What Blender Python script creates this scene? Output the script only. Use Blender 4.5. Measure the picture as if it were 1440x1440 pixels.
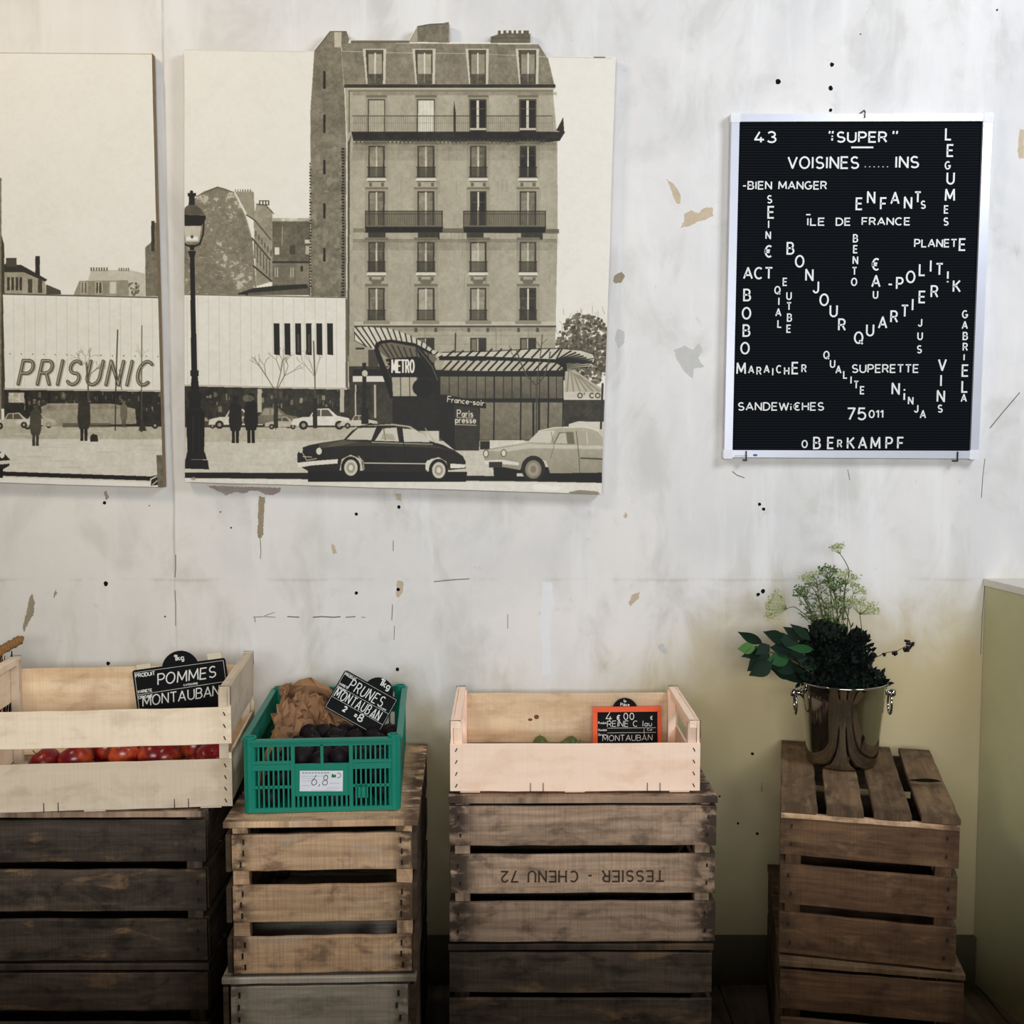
import bpy, math, random
import numpy as np
from mathutils import Vector, Matrix, Euler, noise as mnoise
from mathutils.geometry import tessellate_polygon

for o in list(bpy.data.objects):
    bpy.data.objects.remove(o)
scene = bpy.context.scene
COL = scene.collection
R = random.Random(7)

# ------------------------------------------------------------------ camera
F_PX, CAM_H, PITCH = 1600.0, 1.51, math.atan(120 / 1600.0)
cam = bpy.data.cameras.new('camera')
cam.sensor_width = 36.0
cam.lens = F_PX / 1440.0 * 36.0
cam.clip_start = 0.05
camo = bpy.data.objects.new('camera', cam)
COL.objects.link(camo)
camo.location = (0, 0, CAM_H)
camo.rotation_euler = (math.pi / 2 - PITCH, 0, 0)
scene.camera = camo

# ------------------------------------------------------------------ light
scene.view_settings.view_transform = 'Standard'
scene.view_settings.look = 'None'
scene.view_settings.gamma = 1.0
scene.view_settings.use_curve_mapping = False
scene.view_settings.exposure = 0.56

world = bpy.data.worlds.new('world')
scene.world = world
world.use_nodes = True
world.node_tree.nodes['Background'].inputs[0].default_value = (0.62, 0.66, 0.70, 1)
world.node_tree.nodes['Background'].inputs[1].default_value = 0.06


def area(name, loc, target, sx, sy, power, color):
    L = bpy.data.lights.new(name, 'AREA')
    L.shape = 'RECTANGLE'
    L.size, L.size_y = sx, sy
    L.energy = power
    L.color = color
    o = bpy.data.objects.new(name, L)
    COL.objects.link(o)
    o.location = loc
    d = Vector(target) - Vector(loc)
    o.rotation_euler = d.to_track_quat('-Z', 'Y').to_euler()
    return o


area('warm_ceiling_lamp', (-1.75, 1.35, 3.25), (-0.6, 3.0, 1.9), 0.5, 0.5, 11, (1.0, 0.85, 0.64))
area('cool_high_window', (2.1, 0.9, 3.15), (0.4, 3.0, 1.9), 0.9, 0.9, 32, (0.84, 0.90, 1.0))
area('shop_front_window', (0.0, -1.8, 1.80), (0.0, 3.0, 1.72), 2.4, 0.6, 72, (0.95, 0.98, 1.0))


# ------------------------------------------------------------------ pixel -> place
CP, SP = math.cos(PITCH), math.sin(PITCH)


def tat(py, Y):
    return Y / (F_PX * CP + (720 - py) * SP)


def at(px, py, Y):
    t = tat(py, Y)
    return Vector((t * (px - 720), Y, CAM_H + t * (-F_PX * SP + (720 - py) * CP)))


# ------------------------------------------------------------------ helpers
class MB:
    def __init__(self):
        self.v, self.f, self.m, self.uv, self.tone = [], [], [], [], []
        self.sm = []

    def add(self, verts, faces, mat=0, uvs=None, tones=None, smooth=False):
        b = len(self.v)
        self.v += [tuple(p) for p in verts]
        for f in faces:
            self.f.append([b + i for i in f])
            self.m.append(mat)
            self.sm.append(smooth)
            self.uv.append([uvs[i] if uvs else (0, 0) for i in f])
            self.tone.append([tones[i] if tones else (0, .5) for i in f])
        return self

    def box(self, c, s, mat=0, M=None):
        cx, cy, cz = c
        x, y, z = s[0] / 2, s[1] / 2, s[2] / 2
        vs = [Vector((cx + i * x, cy + j * y, cz + k * z)) for i in (-1, 1) for j in (-1, 1) for k in (-1, 1)]
        if M:
            vs = [M @ p for p in vs]
        uvs = [(p[0], p[2]) for p in vs]
        self.add(vs, [(0, 1, 3, 2), (4, 6, 7, 5), (0, 4, 5, 1), (2, 3, 7, 6), (0, 2, 6, 4), (1, 5, 7, 3)], mat, uvs)
        return self

    def plank(self, c, L, W, T, ex, ey, seg=9, wob=.0012, mat=0, ch=.0014, bow=0.0, rnd=R):
        """board of length L along ex, width W along ey, thickness T"""
        c, ex, ey = Vector(c), Vector(ex), Vector(ey)
        ez = ex.cross(ey)
        r1, r2, tn = rnd.uniform(0, 9), rnd.uniform(0, 9), rnd.random()
        base = [(-W / 2 + ch, -T / 2), (W / 2 - ch, -T / 2), (W / 2, -T / 2 + ch), (W / 2, T / 2 - ch),
                (W / 2 - ch, T / 2), (-W / 2 + ch, T / 2), (-W / 2, T / 2 - ch), (-W / 2, -T / 2 + ch)]
        vs, uvs, tns = [], [], []
        for i in range(seg + 1):
            s = -L / 2 + L * i / seg
            a, b = rnd.uniform(-wob, wob), rnd.uniform(-wob, wob)
            bw = bow * (1 - (2 * i / seg - 1) ** 2)
            for k, (w, t) in enumerate(base):
                ww = w + (a if w > 0 else b)
                vs.append(c + ex * s + ey * (ww + bw) + ez * t)
                uvs.append((s + r1, w + (T if abs(t) < T / 2 - ch * 1.5 else 0) + r2))
                tns.append((s / (L / 2), tn))
        fs = []
        for i in range(seg):
            for k in range(8):
                k2 = (k + 1) % 8
                fs.append((i * 8 + k, i * 8 + k2, (i + 1) * 8 + k2, (i + 1) * 8 + k))
        fs.append(tuple(range(7, -1, -1)))
        fs.append(tuple(seg * 8 + k for k in range(8)))
        self.add(vs, fs, mat, uvs, tns)
        return self

    def tube(self, pts, r, n=6, mat=0, r1=None, cap=True):
        pts = [Vector(p) for p in pts]
        r1 = r if r1 is None else r1
        vs = []
        up = Vector((0.13, 0.21, 0.97))
        N = len(pts)
        for i, p in enumerate(pts):
            d = (pts[min(i + 1, N - 1)] - pts[max(i - 1, 0)])
            if d.length < 1e-9:
                d = Vector((0, 0, 1))
            d.normalize()
            a = d.cross(up)
            if a.length < 1e-3:
                a = d.cross(Vector((1, 0, 0)))
            a.normalize()
            b = d.cross(a)
            rr = r + (r1 - r) * i / max(1, N - 1)
            for k in range(n):
                t = 2 * math.pi * k / n
                vs.append(p + a * (rr * math.cos(t)) + b * (rr * math.sin(t)))
        fs = [(i * n + k, i * n + (k + 1) % n, (i + 1) * n + (k + 1) % n, (i + 1) * n + k) for i in range(N - 1) for k in range(n)]
        if cap:
            fs += [tuple(range(n - 1, -1, -1)), tuple((N - 1) * n + k for k in range(n))]
        self.add(vs, fs, mat, smooth=True)
        return self

    def ball(self, c, r, nu=10, nv=6, mat=0, sq=(1, 1, 1), f=None):
        c = Vector(c)
        vs = [c + Vector((0, 0, r * sq[2]))]
        for i in range(1, nv):
            ph = math.pi * i / nv
            for k in range(nu):
                th = 2 * math.pi * k / nu
                p = Vector((math.sin(ph) * math.cos(th) * sq[0], math.sin(ph) * math.sin(th) * sq[1], math.cos(ph) * sq[2])) * r
                vs.append(c + p)
        vs.append(c - Vector((0, 0, r * sq[2])))
        fs = [(0, 1 + k, 1 + (k + 1) % nu) for k in range(nu)]
        for i in range(nv - 2):
            for k in range(nu):
                a, b = 1 + i * nu, 1 + (i + 1) * nu
                fs.append((a + k, b + k, b + (k + 1) % nu, a + (k + 1) % nu))
        last = len(vs) - 1
        a = 1 + (nv - 2) * nu
        fs += [(last, a + (k + 1) % nu, a + k) for k in range(nu)]
        self.add(vs, fs, mat, smooth=True)
        return self

    def lathe(self, prof, n=40, mat=0, c=(0, 0, 0), closed=False, smooth=True):
        c = Vector(c)
        vs = []
        for (r, z) in prof:
            for k in range(n):
                t = 2 * math.pi * k / n
                vs.append(c + Vector((r * math.cos(t), r * math.sin(t), z)))
        m = len(prof)
        fs = []
        for i in range(m if closed else m - 1):
            j = (i + 1) % m
            for k in range(n):
                fs.append((i * n + k, i * n + (k + 1) % n, j * n + (k + 1) % n, j * n + k))
        self.add(vs, fs, mat, smooth=smooth)
        return self

    def prism(self, pts, y0, y1, mat=0, side=None, M=None):
        """2-D outline (x, z) extruded from y0 (front) to y1 (back)"""
        n = len(pts)
        ar = sum(pts[i][0] * pts[(i + 1) % n][1] - pts[(i + 1) % n][0] * pts[i][1] for i in range(n))
        if ar < 0:
            pts = pts[::-1]
        fr = [Vector((p[0], y0, p[1])) for p in pts]
        bk = [Vector((p[0], y1, p[1])) for p in pts]
        if M:
            fr = [M @ p for p in fr]
            bk = [M @ p for p in bk]
        tri = tessellate_polygon([[Vector((p[0], p[1], 0)) for p in pts]])
        ff = []
        for t in tri:
            a, b, c = t
            s = (pts[b][0] - pts[a][0]) * (pts[c][1] - pts[a][1]) - (pts[c][0] - pts[a][0]) * (pts[b][1] - pts[a][1])
            ff.append((a, b, c) if s > 0 else (a, c, b))
        uv = [(p[0], p[1]) for p in pts]
        self.add(fr, ff, mat, uv)
        self.add(bk, [f[::-1] for f in ff], side if side is not None else mat, uv)
        self.add(fr + bk, [(i, i + n, (i + 1) % n + n, (i + 1) % n) for i in range(n)], side if side is not None else mat, uv + uv)
        return self

    def stroke(self, pts, w, y0, y1, mat=0, M=None):
        """flat ribbon of width w along a 2-D polyline (x, z), from y0 to y1"""
        P = []
        for p in pts:
            if not P or (abs(p[0] - P[-1][0]) + abs(p[1] - P[-1][1])) > 1e-7:
                P.append(p)
        n = len(P)
        if n < 2:
            return self
        for i in range(1, n - 1):
            v1 = (P[i][0] - P[i - 1][0], P[i][1] - P[i - 1][1])
            v2 = (P[i + 1][0] - P[i][0], P[i + 1][1] - P[i][1])
            l1, l2 = math.hypot(*v1), math.hypot(*v2)
            if (v1[0] * v2[0] + v1[1] * v2[1]) / (l1 * l2) < -.25:      # sharp turn: two ribbons that lap over each other
                e = w * .32
                a = (P[i][0] + v1[0] / l1 * e * .4, P[i][1] + v1[1] / l1 * e * .4)
                b = (P[i][0] - v2[0] / l2 * e, P[i][1] - v2[1] / l2 * e)
                dy = (y1 - y0) * .12
                self.stroke(P[:i] + [a], w, y0, y1, mat, M)
                return self.stroke([b] + P[i + 1:], w, y0 - dy, y1 - dy * .5, mat, M)
        closed = n > 3 and abs(P[0][0] - P[-1][0]) + abs(P[0][1] - P[-1][1]) < 1e-6
        if closed:
            P = P[:-1]
            n -= 1
        L, Rr = [], []
        for i in range(n):
            def nrm(a, b):
                dx, dz = b[0] - a[0], b[1] - a[1]
                l = math.hypot(dx, dz) or 1e-9
                return (-dz / l, dx / l)
            ns = []
            if i > 0 or closed:
                ns.append(nrm(P[i - 1], P[i]))
            if i < n - 1 or closed:
                ns.append(nrm(P[i], P[(i + 1) % n]))
            mx, mz = sum(q[0] for q in ns) / len(ns), sum(q[1] for q in ns) / len(ns)
            l2 = mx * mx + mz * mz
            s = 1 / max(l2, .35)
            L.append((P[i][0] + mx * s * w / 2, P[i][1] + mz * s * w / 2))
            Rr.append((P[i][0] - mx * s * w / 2, P[i][1] - mz * s * w / 2))
        vs = [Vector((q[0], y, q[1])) for y in (y0, y1) for row in (L, Rr) for q in row]
        if M:
            vs = [M @ p for p in vs]
        fs = []
        rng = range(n) if closed else range(n - 1)
        for i in rng:
            j = (i + 1) % n
            fs.append((i, n + i, n + j, j))
            fs.append((2 * n + i, 2 * n + j, 3 * n + j, 3 * n + i))
            fs.append((i, j, 2 * n + j, 2 * n + i))
            fs.append((n + i, 3 * n + i, 3 * n + j, n + j))
        if not closed:
            fs.append((0, 2 * n, 3 * n, n))
            fs.append((n - 1, 2 * n - 1, 4 * n - 1, 3 * n - 1))
        self.add(vs, fs, mat)
        return self

    def text(self, s, x, z, h, w, y0, y1, mat=0, M=None, slant=0, gap=.22, width=None, jit=0, rot=0, rnd=R, align='l', serif=0):
        """s from x on, baseline z, cap height h; width fits the run to a length"""
        tot = sum(glyph(ch)[0] + gap for ch in s) - gap
        sx = h if width is None else width / tot
        if align == 'c':
            x = x - tot * sx / 2
        cx = 0.0
        for ch in s:
            gw, strokes = glyph(ch)
            jx, jz, jr = rnd.uniform(-jit, jit), rnd.uniform(-jit, jit), rnd.uniform(-jit, jit) * 1.5
            for st in strokes:
                pts = []
                for (a, b) in st:
                    a2 = a + jx + (b - .5) * (slant + jr)
                    b2 = b + jz
                    pts.append((x + (cx + a2) * sx, z + b2 * h))
                if serif:
                    for e in (st[0], st[-1]):
                        if e[1] in (0, 1):
                            q = (x + (cx + e[0]) * sx, z + e[1] * h)
                            self.stroke([(q[0] - serif * sx, q[1]), (q[0] + serif * sx, q[1])], w * .8, y0, y1, mat, M)
                self.stroke(pts, w, y0, y1, mat, M)
            cx += gw + gap
        return self

    def build(self, name, mats, parent=None, loc=None, rot=None):
        me = bpy.data.meshes.new(name)
        me.from_pydata(self.v, [], self.f)
        if not isinstance(mats, (list, tuple)):
            mats = [mats]
        for m in mats:
            me.materials.append(m)
        me.polygons.foreach_set('material_index', self.m)
        me.polygons.foreach_set('use_smooth', self.sm)
        g = me.uv_layers.new(name='grain')
        t = me.uv_layers.new(name='tone')
        g.data.foreach_set('uv', [c for f in self.uv for p in f for c in p])
        t.data.foreach_set('uv', [c for f in self.tone for p in f for c in p])
        me.update()
        o = bpy.data.objects.new(name, me)
        COL.objects.link(o)
        if parent:
            o.parent = parent
        if loc is not None:
            o.location = loc
        if rot is not None:
            o.rotation_euler = rot
        return o


def arc(cx, cy, rx, ry, a0, a1, n=9):
    return [(cx + rx * math.cos(math.radians(a0 + (a1 - a0) * i / n)), cy + ry * math.sin(math.radians(a0 + (a1 - a0) * i / n))) for i in range(n + 1)]


GL = {
    'A': (.76, [[(0, 0), (.38, 1), (.76, 0)], [(.12, .32), (.64, .32)]]),
    'B': (.62, [[(0, .52), (.34, .52)] + arc(.34, .26, .28, .26, 90, -90) + [(0, 0), (0, 1), (.32, 1)] + arc(.32, .76, .24, .24, 90, -90)]),
    'C': (.72, [arc(.38, .5, .38, .5, 50, 310, 16)]),
    'D': (.68, [[(0, 0), (0, 1), (.26, 1)] + arc(.26, .5, .42, .5, 90, -90, 12) + [(0, 0)]]),
    'E': (.56, [[(.56, 1), (0, 1), (0, 0), (.56, 0)], [(0, .52), (.5, .52)]]),
    'F': (.54, [[(.54, 1), (0, 1), (0, 0)], [(0, .5), (.48, .5)]]),
    'G': (.76, [arc(.38, .5, .38, .5, 50, 330, 16) + [(.74, .44), (.44, .44)]]),
    'H': (.66, [[(0, 0), (0, 1)], [(.66, 0), (.66, 1)], [(0, .52), (.66, .52)]]),
    'I': (.06, [[(.03, 0), (.03, 1)]]),
    'J': (.48, [[(.48, 1), (.48, .26)] + arc(.24, .26, .24, .26, 0, -170, 9)]),
    'K': (.66, [[(0, 0), (0, 1)], [(.62, 1), (0, .4)], [(.2, .58), (.66, 0)]]),
    'L': (.52, [[(0, 1), (0, 0), (.52, 0)]]),
    'M': (.84, [[(0, 0), (.04, 1), (.42, .2), (.8, 1), (.84, 0)]]),
    'N': (.66, [[(0, 0), (0, 1), (.66, 0), (.66, 1)]]),
    'O': (.78, [arc(.39, .5, .39, .5, 90, 450, 22)]),
    'P': (.6, [[(0, 0), (0, 1), (.32, 1)] + arc(.32, .73, .27, .27, 90, -90) + [(0, .46)]]),
    'Q': (.78, [arc(.39, .5, .39, .5, 90, 450, 22), [(.46, .26), (.8, -.08)]]),
    'R': (.62, [[(0, 0), (0, 1), (.32, 1)] + arc(.32, .74, .26, .26, 90, -90) + [(0, .48)], [(.34, .48), (.62, 0)]]),
    'S': (.62, [arc(.31, .74, .27, .26, 35, 270, 11) + arc(.31, .25, .3, .25, 90, -150, 11)[1:]]),
    'T': (.64, [[(0, 1), (.64, 1)], [(.32, 1), (.32, 0)]]),
    'U': (.66, [[(0, 1), (0, .33)] + arc(.33, .33, .33, .33, 180, 360, 12) + [(.66, 1)]]),
    'V': (.72, [[(0, 1), (.36, 0), (.72, 1)]]),
    'W': (1.0, [[(0, 1), (.25, 0), (.5, .9), (.75, 0), (1, 1)]]),
    'X': (.66, [[(0, 0), (.66, 1)], [(0, 1), (.66, 0)]]),
    'Y': (.66, [[(0, 1), (.33, .45), (.66, 1)], [(.33, .45), (.33, 0)]]),
    'Z': (.62, [[(0, 1), (.62, 1), (0, 0), (.62, 0)]]),
    '0': (.62, [arc(.31, .5, .31, .5, 90, 450, 20)]),
    '1': (.3, [[(0, .78), (.28, 1), (.28, 0)]]),
    '2': (.58, [arc(.29, .72, .27, .28, 165, -40, 10) + [(0, 0), (.58, 0)]]),
    '3': (.6, [arc(.28, .75, .26, .25, 150, -80, 10) + arc(.29, .26, .3, .26, 80, -155, 11)]),
    '4': (.66, [[(.44, 0), (.44, .5)], [(.34, 1), (0, .25), (.66, .25)]]),
    '5': (.6, [[(.54, 1), (.1, 1), (.04, .52)] + arc(.29, .32, .3, .32, 120, -150, 13)]),
    '6': (.6, [[(.45, 1), (.05, .45)] + arc(.3, .29, .29, .29, 150, 510, 18)]),
    '7': (.56, [[(0, 1), (.56, 1), (.16, 0)]]),
    '8': (.58, [arc(.29, .75, .23, .25, 270, 630, 16), arc(.29, .25, .29, .25, 90, 450, 16)]),
    '9': (.6, [arc(.3, .7, .29, .3, 0, 360, 18), [(.59, .7), (.2, 0)]]),
    '\u20ac': (.74, [arc(.46, .5, .36, .5, 55, 305, 14), [(0, .6), (.54, .6)], [(0, .42), (.5, .42)]]),
    '-': (.34, [[(0, .42), (.34, .42)]]),
    '=': (.34, [[(0, .32), (.34, .32)], [(0, .56), (.34, .56)]]),
    '.': (.1, [[(.05, 0), (.05, .12)]]),
    ',': (.1, [[(.08, .1), (.0, -.14)]]),
    '"': (.3, [[(.1, 1.0), (.04, .8)], [(.28, 1.0), (.22, .8)]]),
    "'": (.1, [[(.08, 1.0), (.03, .78)]]),
    '_': (1.8, [[(0, 0), (1.8, 0)]]),
    '!': (.06, [[(.03, 1), (.03, .34)], [(.03, .12), (.03, 0)]]),
    ' ': (.35, []),
    'a': (.46, [arc(.23, .26, .22, .26, 0, 360, 12), [(.46, .54), (.46, 0)]]),
    'c': (.44, [arc(.24, .27, .23, .27, 50, 310, 10)]),
    'e': (.48, [[(.02, .29), (.47, .29)] + arc(.25, .27, .23, .27, 5, 320, 12)]),
    'f': (.3, [[(.1, 0), (.1, .8), (.18, .98), (.32, 1)], [(0, .54), (.28, .54)]]),
    'g': (.48, [arc(.23, .26, .22, .26, 0, 360, 12), [(.46, .54), (.46, -.12), (.34, -.27), (.08, -.24)]]),
    'i': (.06, [[(.03, 0), (.03, .54)], [(.03, .74), (.03, .86)]]),
    'k': (.44, [[(0, 0), (0, 1)], [(.4, .54), (0, .2)], [(.14, .32), (.44, 0)]]),
    'l': (.06, [[(.03, 0), (.03, 1)]]),
    'n': (.44, [[(0, 0), (0, .54)], [(0, .3)] + arc(.22, .32, .22, .22, 170, 0, 8) + [(.44, 0)]]),
    'o': (.5, [arc(.25, .27, .24, .27, 0, 360, 14)]),
    'p': (.46, [[(0, .54), (0, -.28)], arc(.24, .27, .22, .26, 0, 360, 12)]),
    'r': (.28, [[(0, 0), (0, .54)], [(0, .34), (.1, .5), (.28, .53)]]),
    's': (.4, [arc(.2, .4, .17, .14, 40, 260, 7) + arc(.2, .14, .19, .14, 80, -140, 7)]),
    't': (.3, [[(.12, .8), (.12, .08), (.2, 0), (.3, .02)], [(0, .54), (.28, .54)]]),
    'u': (.44, [[(0, .54), (0, .2)] + arc(.22, .2, .22, .2, 180, 360, 8) + [(.44, .54)], [(.44, .2), (.44, 0)]]),
    'd': (.46, [arc(.23, .26, .22, .26, 0, 360, 12), [(.46, 1), (.46, 0)]]),
    'v': (.44, [[(0, .54), (.22, 0), (.44, .54)]]),
}
GL['\u00e8'] = (.48, GL['e'][1] + [[(.14, .84), (.3, .66)]])
GL['\u00e9'] = (.48, GL['e'][1] + [[(.34, .84), (.18, .66)]])


def glyph(ch):
    return GL.get(ch, GL[' '])


def tag(o, label=None, cat=None, group=None, kind=None):
    if label:
        o['label'] = label
    if cat:
        o['category'] = cat
    if group:
        o['group'] = group
    if kind:
        o['kind'] = kind
    return o


def thing(name, label, cat, loc, rotz=0, group=None):
    o = bpy.data.objects.new(name, None)
    o.empty_display_size = .05
    COL.objects.link(o)
    o.location = loc
    o.rotation_euler = (0, 0, rotz)
    return tag(o, label, cat, group)


def copy_tree(o, parent=None):
    c = o.copy()
    COL.objects.link(c)
    if parent:
        c.parent = parent
    for ch in list(o.children):
        copy_tree(ch, c)
    return c


# ------------------------------------------------------------------ materials
def lin(c):
    c = [x / 255.0 for x in c]
    return tuple((x / 12.92 if x <= .04045 else ((x + .055) / 1.055) ** 2.4) for x in c) + (1,)


class NT:
    def __init__(self, name):
        self.mat = bpy.data.materials.new(name)
        self.mat.use_nodes = True
        self.nt = self.mat.node_tree
        self.b = self.nt.nodes['Principled BSDF']

    def n(self, typ, **kw):
        nd = self.nt.nodes.new(typ)
        for k, v in kw.items():
            setattr(nd, k, v)
        return nd

    def link(self, a, b):
        self.nt.links.new(a, b)

    def val(self, sock, v):
        if hasattr(v, 'is_output'):
            self.link(v, sock)
        else:
            sock.default_value = v

    def math(self, op, a, b=0.0, c=None):
        nd = self.n('ShaderNodeMath', operation=op)
        self.val(nd.inputs[0], a)
        self.val(nd.inputs[1], b)
        if c is not None:
            self.val(nd.inputs[2], c)
        return nd.outputs[0]

    def ss(self, x, lo, hi, out0=0.0, out1=1.0):
        nd = self.n('ShaderNodeMapRange', interpolation_type='SMOOTHSTEP')
        self.val(nd.inputs['Value'], x)
        nd.inputs['From Min'].default_value = lo
        nd.inputs['From Max'].default_value = hi
        nd.inputs['To Min'].default_value = out0
        nd.inputs['To Max'].default_value = out1
        return nd.outputs['Result']

    def mix(self, f, a, b, mode='MIX'):
        nd = self.n('ShaderNodeMix', data_type='RGBA', blend_type=mode)
        self.val(nd.inputs[0], f)
        self.val(nd.inputs[6], a)
        self.val(nd.inputs[7], b)
        return nd.outputs[2]

    def noise(self, vec, scale=5, detail=4, rough=.55, sc=(1, 1, 1), dist=0, off=(0, 0, 0)):
        mp = self.n('ShaderNodeMapping')
        self.link(vec, mp.inputs[0])
        mp.inputs['Scale'].default_value = sc
        mp.inputs['Location'].default_value = off
        nz = self.n('ShaderNodeTexNoise')
        self.link(mp.outputs[0], nz.inputs['Vector'])
        nz.inputs['Scale'].default_value = scale
        nz.inputs['Detail'].default_value = detail
        nz.inputs['Roughness'].default_value = rough
        nz.inputs['Distortion'].default_value = dist
        return nz.outputs['Fac']

    def bump(self, h, strength=.2, dist=.002):
        nd = self.n('ShaderNodeBump')
        nd.inputs['Strength'].default_value = strength
        nd.inputs['Distance'].default_value = dist
        self.link(h, nd.inputs['Height'])
        self.link(nd.outputs[0], self.b.inputs['Normal'])

    def done(self, col, rough=.7, metal=0.0, spec=.3):
        self.val(self.b.inputs['Base Color'], col)
        self.val(self.b.inputs['Roughness'], rough)
        self.b.inputs['Metallic'].default_value = metal
        self.b.inputs['Specular IOR Level'].default_value = spec
        return self.mat


def plain(name, rgb, rough=.6, metal=0.0, spec=.3, var=.12, scale=30):
    m = NT(name)
    tc = m.n('ShaderNodeTexCoord').outputs['Object']
    nz = m.noise(tc, scale, 4)
    c = lin(rgb)
    lo = tuple(x * (1 - var) for x in c[:3]) + (1,)
    hi = tuple(min(1, x * (1 + var)) for x in c[:3]) + (1,)
    return m.done(m.mix(nz, lo, hi), rough, metal, spec)


def wood(name, c1, c2, dark, stain=.6, ends=.8, grain=(5, 75), fine=1.0, pale=None, pales=0.0, bump=.25):
    m = NT(name)
    uv = m.n('ShaderNodeUVMap', uv_map='grain').outputs[0]
    tn = m.n('ShaderNodeSeparateXYZ')
    m.link(m.n('ShaderNodeUVMap', uv_map='tone').outputs[0], tn.inputs[0])
    g = m.noise(uv, 1.0, 7, .62, (grain[0], grain[1], 1), .4)
    g2 = m.noise(uv, 1.0, 3, .5, (2.2, 26, 1), .8, (3, 1, 0))
    gf = m.ss(m.math('ADD', m.math('MULTIPLY', g, .6 * fine), m.math('MULTIPLY', g2, .4)), .34, .62)
    col = m.mix(gf, lin(c1), lin(c2))
    bl = m.noise(uv, 1.0, 6, .62, (9, 17, 1), .6, (7, 2, 0))
    bl2 = m.noise(uv, 1.0, 5, .6, (24, 40, 1), .3, (1, 9, 0))
    blm = m.math('MULTIPLY', m.ss(m.math('ADD', m.math('MULTIPLY', bl, .7), m.math('MULTIPLY', bl2, .3)), .47, .66), stain)
    col = m.mix(blm, col, lin(dark))
    if pale:
        pl = m.noise(uv, 1.0, 6, .6, (7, 22, 1), .5, (13, 4, 0))
        col = m.mix(m.math('MULTIPLY', m.ss(pl, .55, .7), pales), col, lin(pale))
    if ends:
        e = m.ss(m.math('ABSOLUTE', tn.outputs[0]), .74, .93)
        en = m.ss(m.noise(uv, 1.0, 4, .6, (16, 26, 1), .2, (5, 5, 0)), .36, .54)
        col = m.mix(m.math('MULTIPLY', m.math('MULTIPLY', e, en), ends), col, lin(dark))
    sw = m.noise(uv, 1.0, 2, .5, (260, 9, 1), .0, (2, 6, 0))
    col = m.mix(m.math('MULTIPLY', m.ss(sw, .35, .7), .22 * min(1, stain * 1.4)), col, lin(dark))
    hs = m.n('ShaderNodeHueSaturation')
    m.link(col, hs.inputs['Color'])
    m.link(m.math('MULTIPLY_ADD', tn.outputs[1], .42, .79), hs.inputs['Value'])
    m.bump(m.math('ADD', m.math('MULTIPLY', g, .7), m.math('MULTIPLY', bl2, .3)), bump, .002)
    return m.done(hs.outputs[0], .82, 0, .2)


M = {}
M['wood_mid'] = wood('weathered_brown_wood', (206, 176, 150), (166, 138, 114), (64, 52, 44), .66, .95, pale=(180, 160, 138), pales=.4)
M['wood_dark'] = wood('dark_old_wood', (98, 85, 74), (72, 62, 53), (33, 29, 26), .8, .5, pale=(158, 126, 92), pales=.7)
M['wood_low'] = wood('dusky_old_wood', (98, 85, 73), (74, 63, 54), (36, 31, 28), .75, .5, pale=(142, 114, 84), pales=.6)
M['wood_warm'] = wood('warm_worn_wood', (238, 200, 160), (200, 162, 126), (82, 62, 48), .66, .9, pale=(198, 180, 160), pales=.55)
M['wood_grey'] = wood('grey_worn_wood', (222, 210, 192), (188, 176, 158), (92, 82, 70), .45, .7)
M['wood_red'] = wood('reddish_old_wood', (120, 90, 66), (88, 65, 48), (46, 34, 26), .6, .5, pale=(150, 122, 90), pales=.4)
M['wood_top'] = wood('dim_worn_top_wood', (132, 106, 78), (104, 82, 60), (52, 40, 31), .6, .5, pale=(160, 134, 100), pales=.5)
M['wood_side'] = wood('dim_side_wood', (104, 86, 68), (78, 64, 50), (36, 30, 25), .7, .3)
M['pale'] = wood('pale_poplar_wood', (244, 224, 198), (232, 210, 182), (176, 152, 120), .34, .25, (2, 40), .7, bump=.08)
M['pink'] = wood('new_pinkish_pine', (252, 224, 202), (246, 212, 186), (216, 168, 132), .3, .0, (1.6, 34), .7, bump=.06)
M['pine'] = wood('yellow_pine', (230, 206, 172), (206, 176, 138), (150, 104, 68), .35, .0, (1.2, 24), .9, bump=.06)
M['knot'] = plain('wood_knot', (120, 74, 48), .8, 0, .2, .3, 90)
M['nail'] = plain('rusty_nail', (44, 36, 32), .6, .3)
M['ink'] = plain('faded_stencil_ink', (70, 56, 46), .9)
M['wire'] = plain('dull_wire', (92, 82, 70), .45, .7)
M['green'] = plain('green_plastic', (8, 126, 104), .42, 0, .4, .08)
M['white'] = plain('white_plastic', (236, 236, 234), .45)
M['paper_label'] = plain('white_paper_label', (222, 224, 230), .7)
M['pen'] = plain('black_pen', (30, 30, 34), .6)
M['print_grey'] = plain('grey_print', (160, 164, 170), .7)
M['label_green'] = plain('green_print', (40, 110, 70), .7)
M['slate'] = plain('black_slate_plastic', (17, 18, 19), .7, 0, .12)
M['chalk'] = plain('white_chalk', (226, 226, 220), .9)
M['orange'] = plain('orange_plastic', (236, 92, 48), .45)
M['alu'] = plain('white_aluminium', (214, 216, 226), .35, .25, .5, .05)
M['cap'] = plain('white_corner_plastic', (236, 236, 240), .45)
M['ivory'] = plain('ivory_plastic', (214, 204, 176), .5)
M['kraft'] = plain('kraft_paper', (158, 118, 84), .8, 0, .2, .35, 24)
M['plum'] = plain('dark_plum_skin', (27, 19, 23), .6, 0, .2, .4, 12)
M['gage'] = plain('green_plum_skin', (92, 100, 44), .45, 0, .4, .4, 18)
M['twig'] = plain('dry_brown_twig', (158, 116, 70), .8, 0, .2, .4, 20)
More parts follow.
